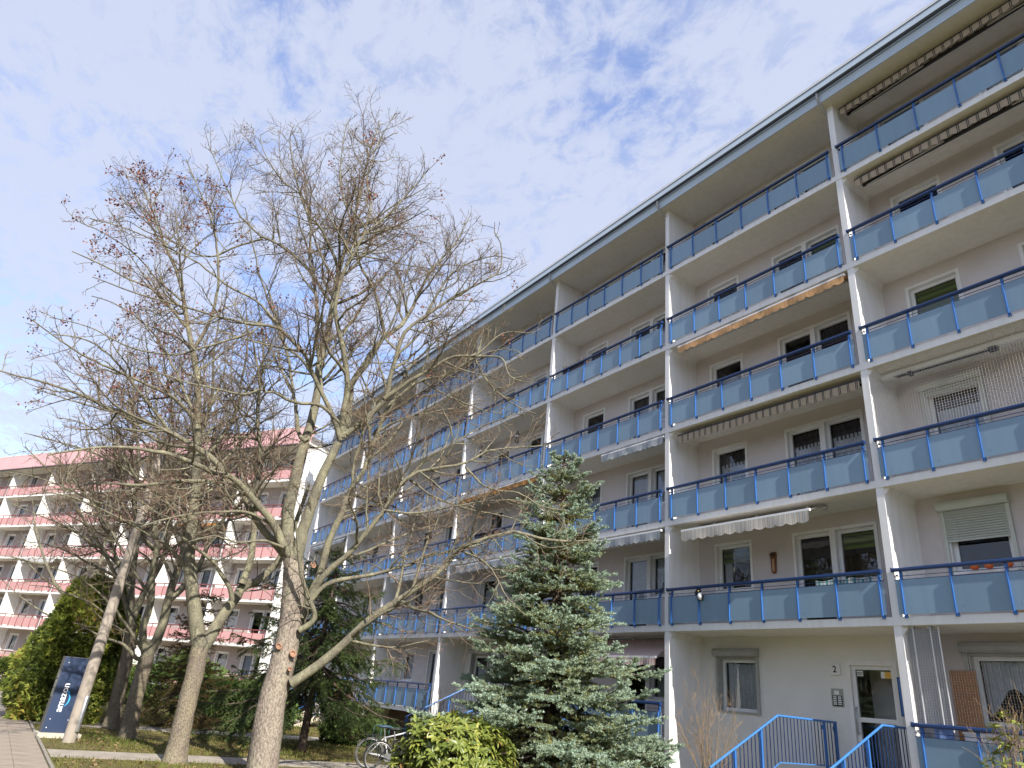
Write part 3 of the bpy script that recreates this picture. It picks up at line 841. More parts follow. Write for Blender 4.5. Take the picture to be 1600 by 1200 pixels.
def awning(x0, x1, zslab, cloth, label, yf=0.0, drop=0.18, out=0.35, top=0.13, bar='black', scal=0.21, amp=0.035, yb=None, group='awnings under the balcony slabs'):
    """folding-arm awning: back tube under the slab, a short stretch of cloth, front bar and scalloped valance"""
    root = setp(empty('awning', (x0, 0, zslab)), label, 'awning', group)
    w = x1 - x0
    yb = yf + out if yb is None else yb
    zb_, zf = -0.09, -top - 0.02
    b = MB().tube([(0, yb, zb_), (w, yb, zb_)], 0.045, 10)
    b.obj('roller_tube', M['alu'] if bar != 'black' else M['black'], root, smooth=True)
    c = MB(); n = max(2, int(w / 0.35))
    for i in range(n):
        a, d = w * i / n, w * (i + 1) / n
        c.poly([(a, yf, zf + .012), (d, yf, zf + .012), (d, yb, zb_ + .04), (a, yb, zb_ + .04)])
    c.obj('cloth', CLOTH[cloth], root)
    MB().box(-.02, w + .02, yf - .03, yf + .03, zf - .01, zf + .045).obj('front_bar', M['black'] if bar == 'black' else M['frame'], root)
    v = MB(); ns = max(3, int(w / scal)); m = 6
    for i in range(ns):
        for q in range(m):
            t0, t1 = (i + q / m) / ns, (i + (q + 1) / m) / ns
            f = lambda t: zf - drop + amp * abs(math.sin(math.pi * t * ns)) * -1 + amp * .5
            g = lambda t: yf - .034 + 0.012 * math.sin(t * ns * 2.1 + 1) * 1.0
            v.poly([(w * t0, g(t0), f(t0)), (w * t1, g(t1), f(t1)), (w * t1, yf - .032, zf), (w * t0, yf - .032, zf)])
    v.obj('valance', CLOTH[cloth], root)
    br = MB().box(-.03, .03, yb - .06, yb + .06, -.10, -.012).mesh('bracket', M['black'] if bar == 'black' else M['frame'])
    for x in (0.12 * w + .1, 0.5 * w, 0.88 * w): add('bracket', br, root, (x, 0, 0))
    for pts in ([(.1, yb, zb_ - .03), (.1 + .35 * w, yb - .06, zb_ - .02), (.15, yf + .02, zf)], [(w - .1, yb, zb_ - .03), (w - .1 - .35 * w, yb - .06, zb_ - .02), (w - .15, yf + .02, zf)]):
        MB().tube(pts, .018, 6).obj('folding_arm', M['frame'], root)
    return root
zs = lambda k: ZB + H * k          # underside of the slab that carries storey k
awning(0.27, 5.9, ROOF, 'dark_stripe', 'beige awning with dark stripes, topmost, under the roof edge at the upper right', yf=.2, drop=.19, top=.14)
awning(0.40, 5.9, zs(5), 'dark_stripe', 'beige awning with dark stripes one balcony below the roof, at the upper right', yf=.2, drop=.2, top=.12)
awning(-5.44, -0.1, zs(4), 'peach', 'peach coloured scalloped awning running the whole width of its balcony', yf=0.0, drop=.19, top=.10, out=.3, bar='white', scal=.25, amp=.05)
awning(-5.60, -0.12, zs(3), 'dark_stripe', 'beige dark-striped awning right under the balcony below the peach one', yf=.15, drop=.2, top=.14)
awning(-5.12, -1.40, zs(2), 'cream', 'short cream awning with fine stripes let out a little above the wooden wall ornament', yf=-.28, drop=.25, top=.30, out=.7, bar='white', scal=.27, amp=.05)
awning(-8.75, -6.05, zs(3), 'grey', 'light grey awning half behind the blue spruce, third balcony from the ground', yf=0.0, drop=.2, top=.08, bar='white', scal=.2, amp=.045)
awning(-9.3, -6.05, zs(2), 'grey', 'light grey awning behind the right side of the spruce, second balcony from the ground', yf=-.1, drop=.22, top=.12, bar='white', scal=.2, amp=.045)
awning(-9.6, -6.35, zs(1), 'pink', 'pink and white striped awning low behind the blue spruce', yf=.05, drop=.18, top=.62, out=.8, bar='white', scal=.15, amp=.02)
awning(-17.75, -12.1, zs(3), 'orange', 'narrow orange fringed awning left of the spruce top', yf=.0, drop=.17, top=.06, bar='white', scal=.16, amp=.05)
awning(-17.2, -12.2, zs(2), 'grey', 'grey scalloped awning left of the blue spruce, below the orange one', yf=-.05, drop=.25, top=.12, bar='white', scal=.2, amp=.05)
awning(-21.0, -18.1, zs(3), 'white', 'short white awning behind the maple twigs, left of the orange one', yf=-.02, drop=.25, top=.08, bar='white', scal=.3, amp=.04)
awning(-23.2, -18.1, zs(2), 'grey', 'light grey awning behind the low bough of the maple', yf=-.05, drop=.2, top=.12, bar='white', scal=.2, amp=.05)
awning(-35.4, -30.3, zs(3), 'grey', 'grey awning on the last bay beside the pink block, behind the maple trunk', yf=0.0, drop=.16, top=.12, bar='white', scal=.3, amp=.03)
# two awnings on the pink block
for lx0, lx1, k, cl, lab in ((-11.4, -6.6, 4, 'orange', 'orange awning on a pink balcony seen between the bare trunks'), (-29.3, -25.0, 3, 'white', 'white awning on a pink balcony far left behind the twigs')):
    a_ = awning(0, lx1 - lx0, 0, cl, lab, yf=0.0, drop=.2, top=.1, bar='white', scal=.3, amp=.03, group='awnings on the pink block')
    a_.location = pink.matrix_basis @ Vector((lx0, 0, zs(k))); a_.rotation_euler = (0, 0, R(29.0))
# closed cassette awning
ca = setp(empty('awning', (0.22, 0.5, zs(3))), 'closed white cassette awning with folded arms above the netted balcony', 'awning', 'awnings under the balcony slabs')
MB().extrude_x([(-.07, -.03), (.08, -.02), (.10, -.10), (.05, -.16), (-.05, -.15), (-.09, -.09)], 0, 5.6).obj('cassette', M['frame'], ca)
MB().tube([(.35, -.05, -.19), (2.3, -.03, -.20)], .022, 8).obj('folding_arm', M['black'], ca)
MB().tube([(.3, -.09, -.185), (.55, -.09, -.185)], .014, 6).obj('crank_eye', M['black'], ca)
MB().box(.6, .68, -.11, .02, -.235, -.16).obj('arm_joint', M['black'], ca)
MB().box(2.2, 2.36, -.09, .03, -.23, -.16).obj('arm_joint', M['black'], ca)
br = MB().box(-.05, .05, -.08, .10, -.03, -.001).mesh('bracket', M['grey_box'])
for x in (.5, 2.6, 4.7): add('bracket', br, ca, (x, 0, 0))

# ---------------------------------------------------------------- nets, screens and things on the balconies
M['net'] = mat('pale_net_cord', (0.62, 0.57, 0.52), 0.8, 0.05, 5)
def net(x0, x1, z0, z1, y, cell, label, t=0.0016):
    mb = MB(); x = x0
    while x <= x1: mb.box(x - t, x + t, y - t, y + t, z0, z1); x += cell
    z = z0
    while z <= z1: mb.box(x0, x1, y - t * .9, y + t * .9, z - t, z + t); z += cell
    return setp(mb.obj('safety_net', M['net']), label, 'net')
net(0.18, 5.95, zs(2) + 1.08, zs(3) - .02, 0.06, 0.055, 'fine pale cat net closing the balcony with the white cassette awning')
net(0.18, 5.95, zs(0) + 1.08, zs(1) - .02, 0.04, 0.045, 'fine net over the ground floor balcony with the brown board', 0.0005)

M['screen'], nt_, b_ = new_mat('clear_corrugated_plastic')
b_.inputs['Base Color'].default_value = (0.30, 0.31, 0.33, 1); b_.inputs['Roughness'].default_value = 0.35
tr_ = nt_.nodes.new('ShaderNodeBsdfTransparent'); tr_.inputs[0].default_value = (.9, .9, .9, 1)
mx_ = nt_.nodes.new('ShaderNodeMixShader'); mx_.inputs[0].default_value = 0.60
nt_.links.new(tr_.outputs[0], mx_.inputs[1]); nt_.links.new(b_.outputs[0], mx_.inputs[2]); nt_.links.new(mx_.outputs[0], nt_.nodes['Material Output'].inputs['Surface'])
scr = setp(empty('wind_screen', (0.20, 0.12, 2.07)), 'translucent ribbed plastic wind screen standing on the ground floor balcony rail', 'wind screen')
c = MB(); n = 60
for i in range(n):
    a, d = .56 * i / n, .56 * (i + 1) / n
    ya, yd = .008 * math.sin(i * 2.1), .008 * math.sin((i + 1) * 2.1)
    c.poly([(a, ya, 0), (d, yd, 0), (d, yd, 1.70), (a, ya, 1.70)])
c.obj('sheet', M['screen'], scr)
MB().box(.562, .578, -.012, .012, -.05, 1.73).box(.10, .115, -.02, .02, 0, 1.76).box(.42, .435, -.02, .02, 0, 1.76).obj('edge_strip', M['frame'], scr)
MB().box(.06, .14, -.03, .03, 1.70, 1.745).box(.38, .46, -.03, .03, 1.70, 1.745).obj('clamp', M['alu'], scr)
setp(MB().box(.37, .83, 1.155, 1.18, 1.22, 3.14).obj('wooden_board', mat('brown_hardboard', (0.36, 0.16, 0.06), 0.6, 0.12, 3, stretch=(1, 1, 8))),
     'tall brown hardboard sheet leaning beside the netted ground floor window', 'board')
setp(MB().box(.78, 1.05, .45, .95, 1.21, 2.02).box(.76, 1.07, .43, .97, 2.02, 2.05).obj('storage_box', M['frame']), 'white box on the ground floor balcony behind the rail', 'box')
setp(MB().lathe([(0.0, 0), (.13, 0), (.16, .1), (.15, .26), (.09, .34), (0, .36)], 12, (.48, .35, 1.8)).box(.40, .56, .25, .45, 1.21, 1.8).obj('laundry_bundle', mat('blue_cloth', (.16, .25, .5), .9, .2, 8)),
     'blue bundle showing through the ribbed wind screen', 'bundle')

# upper right: pumpkins and box on the balcony with the half closed shutter
M['pumpkin'] = mat('orange_pumpkin', (0.62, 0.12, 0.02), 0.5, 0.15, 8)
M['stalk'] = mat('dry_stalk', (0.16, 0.12, 0.05), 0.9, 0.2, 10)
for i, (px_, nm) in enumerate(((1.16, 'left'), (1.42, 'middle'), (1.76, 'right'))):
    p = setp(empty('pumpkin', (px_, 1.13, zs(1) + 1.165)), 'small orange pumpkin on the sill below the roller shutter, %s one of three' % nm, 'pumpkin', 'pumpkins on the window sill')
    mb = MB(); nn = 24; rings = []
    for a in range(9):
        ph = -math.pi / 2 + math.pi * a / 8
        rings.append([(max(.006, (.075 + .008 * math.cos(8 * 2 * math.pi * q / nn)) * math.cos(ph)) * math.cos(2 * math.pi * q / nn),
                       max(.006, (.075 + .008 * math.cos(8 * 2 * math.pi * q / nn)) * math.cos(ph)) * math.sin(2 * math.pi * q / nn), .06 + .058 * math.sin(ph)) for q in range(nn)])
    mb.loft(rings); mb.obj('fruit', M['pumpkin'], p, smooth=True)
    MB().tube([(0, 0, .112), (.008, 0, .14), (.02, 0, .155)], [.012, .008, .009], 6).obj('stalk', M['stalk'], p)
M['wood'] = mat('varnished_wood', (0.17, 0.055, 0.02), 0.4, 0.2, 4, stretch=(1, 1, .3))
M['pale_wood'] = mat('pale_wood', (0.55, 0.33, 0.16), 0.5, 0.15, 5)
fl = setp(empty('wooden_flower', (.98, .9, zs(1) + .87)), 'carved wooden flower with dark centre behind the blue rail', 'ornament')
mb = MB()
for q in range(7):
    a = 2 * math.pi * q / 7
    mb.tube([(math.cos(a) * .03, 0, math.sin(a) * .03), (math.cos(a) * .07, -.005, math.sin(a) * .07), (math.cos(a) * .10, 0, math.sin(a) * .10)], [.02, .032, .012], 6)
mb.obj('petals', M['pale_wood'], fl, smooth=True)
MB().tube([(0, -.035, 0), (0, .02, 0)], [.03, .045], 10).obj('centre', M['wood'], fl)
MB().box(.09, .22, -.01, .02, -.05, 0.01).obj('label_tag', M['frame'], fl)
setp(MB().box(1.88, 2.2, .75, 1.0, zs(1) + .16, zs(1) + .96).obj('wooden_box', M['pale_wood']), 'pale wooden box on the balcony right of the pumpkins', 'box')

# wall ornament (carved board with a narrow inset) on the balcony with the cream awning
orn = setp(empty('wall_ornament', (-3.44, BACK - .002, 5.30)), 'long carved brown wooden ornament on the plaster between door and window', 'ornament')
prof = [(0, 0.0), (.045, .02), (.06, .06), (.075, .36), (.085, .42), (.085, .50), (.06, .53), (-.06, .53), (-.085, .50), (-.085, .42), (-.075, .36), (-.06, .06), (-.045, .02)]
MB().loft([[(x, -.045, z) for x, z in prof], [(x, 0, z) for x, z in prof]]).obj('carved_board', M['wood'], orn)
MB().box(-.025, .03, -.05, -.0455, .06, .36).obj('inset', M['pale_wood'], orn)
MB().tube([(-.07, -.05, .46), (0, -.07, .47), (.07, -.05, .46)], [.03, .045, .03], 8).obj('carved_head', mat('dark_wood', (.05, .022, .012), .5, .2, 6), orn)
# two black and white birds on the rail
M['bird_white'] = mat('white_bird_paint', (.8, .8, .78), .5, .03, 4)
for i, (bx, bz, lab) in enumerate(((-4.97, zs(1) + .93, 'black and white painted bird figure peeping over the blue rail, left of the pair'),
                                   (-4.70, zs(1) + .80, 'small black and white bird figure clipped to the railing post, right of the pair'))):
    b = setp(empty('bird_figure', (bx, -.10 if i else .12, bz)), lab, 'figure', 'bird figures on the rail')
    MB().lathe([(0.0, -.09), (.05, -.07), (.075, -.01), (.06, .06), (.02, .10), (0, .105)], 12).obj('body', M['bird_white'] if i else M['black'], b, smooth=True)
    for s in (-1, 1):
        MB().loft([[(s * .05, -.02, .07), (s * .06, .03, .06)], [(s * .10, -.03, 0), (s * .09, .03, 0)], [(s * .07, -.02, -.10), (s * .07, .02, -.10)]], closed=False).obj('wing', M['bird_white'] if not i else M['black'], b)
    MB().lathe([(0, 0), (.035, .01), (.045, .04), (.03, .075), (0, .085)], 10, (0, -.02, .09)).obj('head', M['black'], b, smooth=True)
    MB().tube([(0, -.055, .125), (0, -.10, .115)], [.014, .002], 6).obj('beak', M['orange_paper'], b)
# striped cloth over the rail, right
ck = MB()
for i in range(18):
    a, d = -1.62 + .07 * i, -1.62 + .07 * (i + 1)
    f = lambda x: .10 + .025 * math.sin(x * 9)
    ck.poly([(a, f(a), zs(1) + .98 + .02 * math.sin(a * 14)), (d, f(d), zs(1) + .98 + .02 * math.sin(d * 14)), (d, f(d) - .02, zs(1) + .72), (a, f(a) - .02, zs(1) + .72)])
setp(ck.obj('tablecloth', stripe_mat('turquoise_print_cloth', [(.3, (.5, .6, .6)), (.6, (.10, .30, .32)), (.8, (.6, .6, .6)), (1, (.25, .4, .42))], .16)),
     'turquoise patterned cloth spread inside the rail below the double window', 'cloth')

# hanging lanterns on a far balcony
for i, (x, y, k, l) in enumerate(((-14.2, .25, 3, 'dark hanging lantern with pale band on the upper balcony, nearer of two'),
                                  (-16.9, .25, 3, 'dark hanging wind spiral on the upper balcony, farther of two'))):
    z = zs(k + 1)
    hl = setp(empty('hanging_lantern', (x, y, z)), l, 'lantern', 'hanging decorations on the balconies')
    MB().tube([(0, 0, -.01), (0, 0, -.5)], .006, 5).obj('cord', M['black'], hl)
    MB().lathe([(0, -1.05), (.07, -1.0), (.09, -.9), (.05, -.8), (.085, -.72), (.06, -.6), (.02, -.5), (0, -.49)], 10).obj('lantern_body', M['black'], hl)
    MB().lathe([(.087, -.76), (.09, -.74), (.087, -.70)], 10).obj('pale_band', M['sticker'], hl)

# flower boxes with winter greens on some rails, a wrought iron trellis
M['box_plastic'] = mat('brown_planter_plastic', (0.10, 0.05, 0.03), 0.6, 0.1, 5)
M['greens'] = mat('winter_greens', (0.05, 0.075, 0.03), 0.8, 0.4, 30, col2=(0.16, 0.10, 0.05))
def flower_box(x0, x1, k, label, seed):
    r = random.Random(seed); z = zs(k) + .90
    root = setp(empty('flower_box', (x0, .10, z)), label, 'flower box', 'flower boxes on the balcony rails')
    MB().loft([[(0, -.06, 0), (x1 - x0, -.06, 0), (x1 - x0, .06, 0), (0, .06, 0)], [(-.02, -.085, .17), (x1 - x0 + .02, -.085, .17), (x1 - x0 + .02, .085, .17), (-.02, .085, .17)]]).obj('planter', M['box_plastic'], root)
    mb = MB()
    for i in range(int((x1 - x0) * 130)):
        c = Vector((r.uniform(0, x1 - x0), r.uniform(-.07, .07), .16)); d = Vector((r.gauss(0, .5), r.gauss(0, .5), 1)).normalized() * r.uniform(.06, .26)
        s_ = d.cross(Vector((r.gauss(0, 1), r.gauss(0, 1), .2))).normalized() * .014
        mb.poly([c - s_ * .4, c + d * .55 + s_, c + d, c + d * .55 - s_])
    setp(mb.obj('plants', M['greens'], root), kind='stuff')
flower_box(-22.9, -21.2, 4, 'flower box with reddish plants on the upper balcony behind the maple, fourth bay', 3)
flower_box(-11.2, -9.9, 4, 'flower box with winter greens on the balcony above the spruce top', 4)
flower_box(-29.2, -27.6, 3, 'flower box on the balcony of the fifth bay behind the maple fork', 5)
flower_box(-16.2, -14.8, 2, 'flower box on the rail left of the spruce, under the orange awning', 6)
tr_m = MB()
for x in (0, .28, .56): tr_m.tube([(x, 0, 0), (x, 0, 1.5 if x == .28 else 1.35)], .009, 5)
for z in (.2, .75, 1.2): tr_m.tube([(0, 0, z), (.56, 0, z)], .007, 5)
for z in (.45, 1.0):
    for x in (.14, .42): tr_m.torus((x, 0, z), .12, .006, (1, 0, 0), (0, 0, 1), 16, 5)
setp(tr_m.obj('trellis', M['black'], None, (-17.75, .45, zs(2) + .5)), 'black wrought iron trellis at the balcony end wall under the orange awning', 'trellis')

# ---------------------------------------------------------------- sign pillar by the path
M['navy_sign'] = mat('navy_sign_sheet', (0.030, 0.048, 0.098), 0.38, 0.08, 1.5)
M['sign_edge'] = mat('dark_sign_edge', (0.11, 0.105, 0.10), 0.5, 0.1, 3)
M['sign_white'] = mat('white_sign_print', (0.85, 0.85, 0.85), 0.5, 0.02, 3)
M['sign_blue'] = mat('light_blue_sign_print', (0.04, 0.42, 0.85), 0.5, 0.02, 3)
SG = (-13.75, -12.27)
sgn = setp(empty('sign_pillar', (SG[0], SG[1], 0), R(90 + 8)), 'tall navy blue sign pillar with white lettering running upwards, beside the concrete mast', 'sign')
SW, SH = 0.78, 1.76
MB().box(-SW / 2 - .07, SW / 2 + .07, -.26, .26, -.1, .10).obj('base_plinth', M['concrete'], sgn)
MB().box(-SW / 2, SW / 2, -.13, .13, .101, SH).obj('case', M['sign_edge'], sgn)
MB().box(-SW / 2 + .004, SW / 2 - .004, -.136, -.1305, .11, SH - .01).obj('front_sheet', M['navy_sign'], sgn)
MB().box(-SW / 2 + .004, SW / 2 - .004, .1305, .136, .11, SH - .01).obj('back_sheet', M['navy_sign'], sgn)
bolt = MB().lathe([(.014, 0), (.014, .006), (.006, .010)], 8).mesh('bolt', M['alu'])
for x, z in ((-.28, 1.62), (.22, 1.62), (-.28, .38), (.10, .38), (.28, .38), (-.30, .2), (.30, .2)): add('bolt', bolt, sgn, (x, -.136, z), (R(90), 0, 0))
vent = MB().box(-SW / 2 - .008, -SW / 2 - .001, -.09, .09, -.09, .09).mesh('side_plate', M['alu'])
for z in (0.95, 1.15, 1.36): add('side_plate', vent, sgn, (0, 0, z))
t = text_obj('lettering', 'amazon', 0.205, sgn, (-0.17, -.1375, 0.86), (R(90), R(-90), 0), M['sign_white'], 0.0012, bold=0.0035)
# curved arrow below the word
mb = MB(); n = 20; up, lo = [], []
for i in range(n + 1):
    a = -0.62 + 1.24 * i / n
    th = .010 + .020 * (1 - abs(2 * i / n - 1) ** 2)
    cx = -.08 - .31 + .34 * math.cos(a); cz = 0.82 + .31 * math.sin(a) * .85
    lo.append((cx + .02, -.1385, cz)); up.append((cx + th + .02, -.1385, cz))
for i in range(n): mb.poly([lo[i], up[i], up[i + 1], lo[i + 1]])
e = lo[-1]
mb.poly([(e[0] - .05, -.1385, e[2] + .0), (e[0] + .035, -.1385, e[2] + .04), (e[0] + .045, -.1385, e[2] - .05), (e[0] + .02, -.1385, e[2] - .008)])
mb.obj('arrow_mark', M['sign_blue'], sgn)

# concrete lamp mast
M['mast'] = mat('mast_concrete', (0.33, 0.285, 0.235), 0.9, 0.12, 2.0, 0.3, 60, stretch=(1, 1, .2))
ms = setp(empty('lamp_mast', (-12.67, -12.09, 0)), 'round tapering concrete mast standing in front of the navy sign', 'mast')
MB().lathe([(.142, -.2), (.135, 0), (.130, 1.85), (.115, 4.0), (.100, 6.3), (.097, 6.85), (.0, 6.9)], 20).obj('shaft', M['mast'], ms, smooth=True)
MB().lathe([(.1305, 1.86), (.1325, 1.87), (.1305, 1.88)], 20).obj('joint_ring', M['mast'], ms)
MB().lathe([(.062, 0), (.065, .01), (.065, .74), (.055, .76), (0, .765)], 14).obj('cover_tube', M['alu'], ms, (.075, .075, .22), smooth=True)
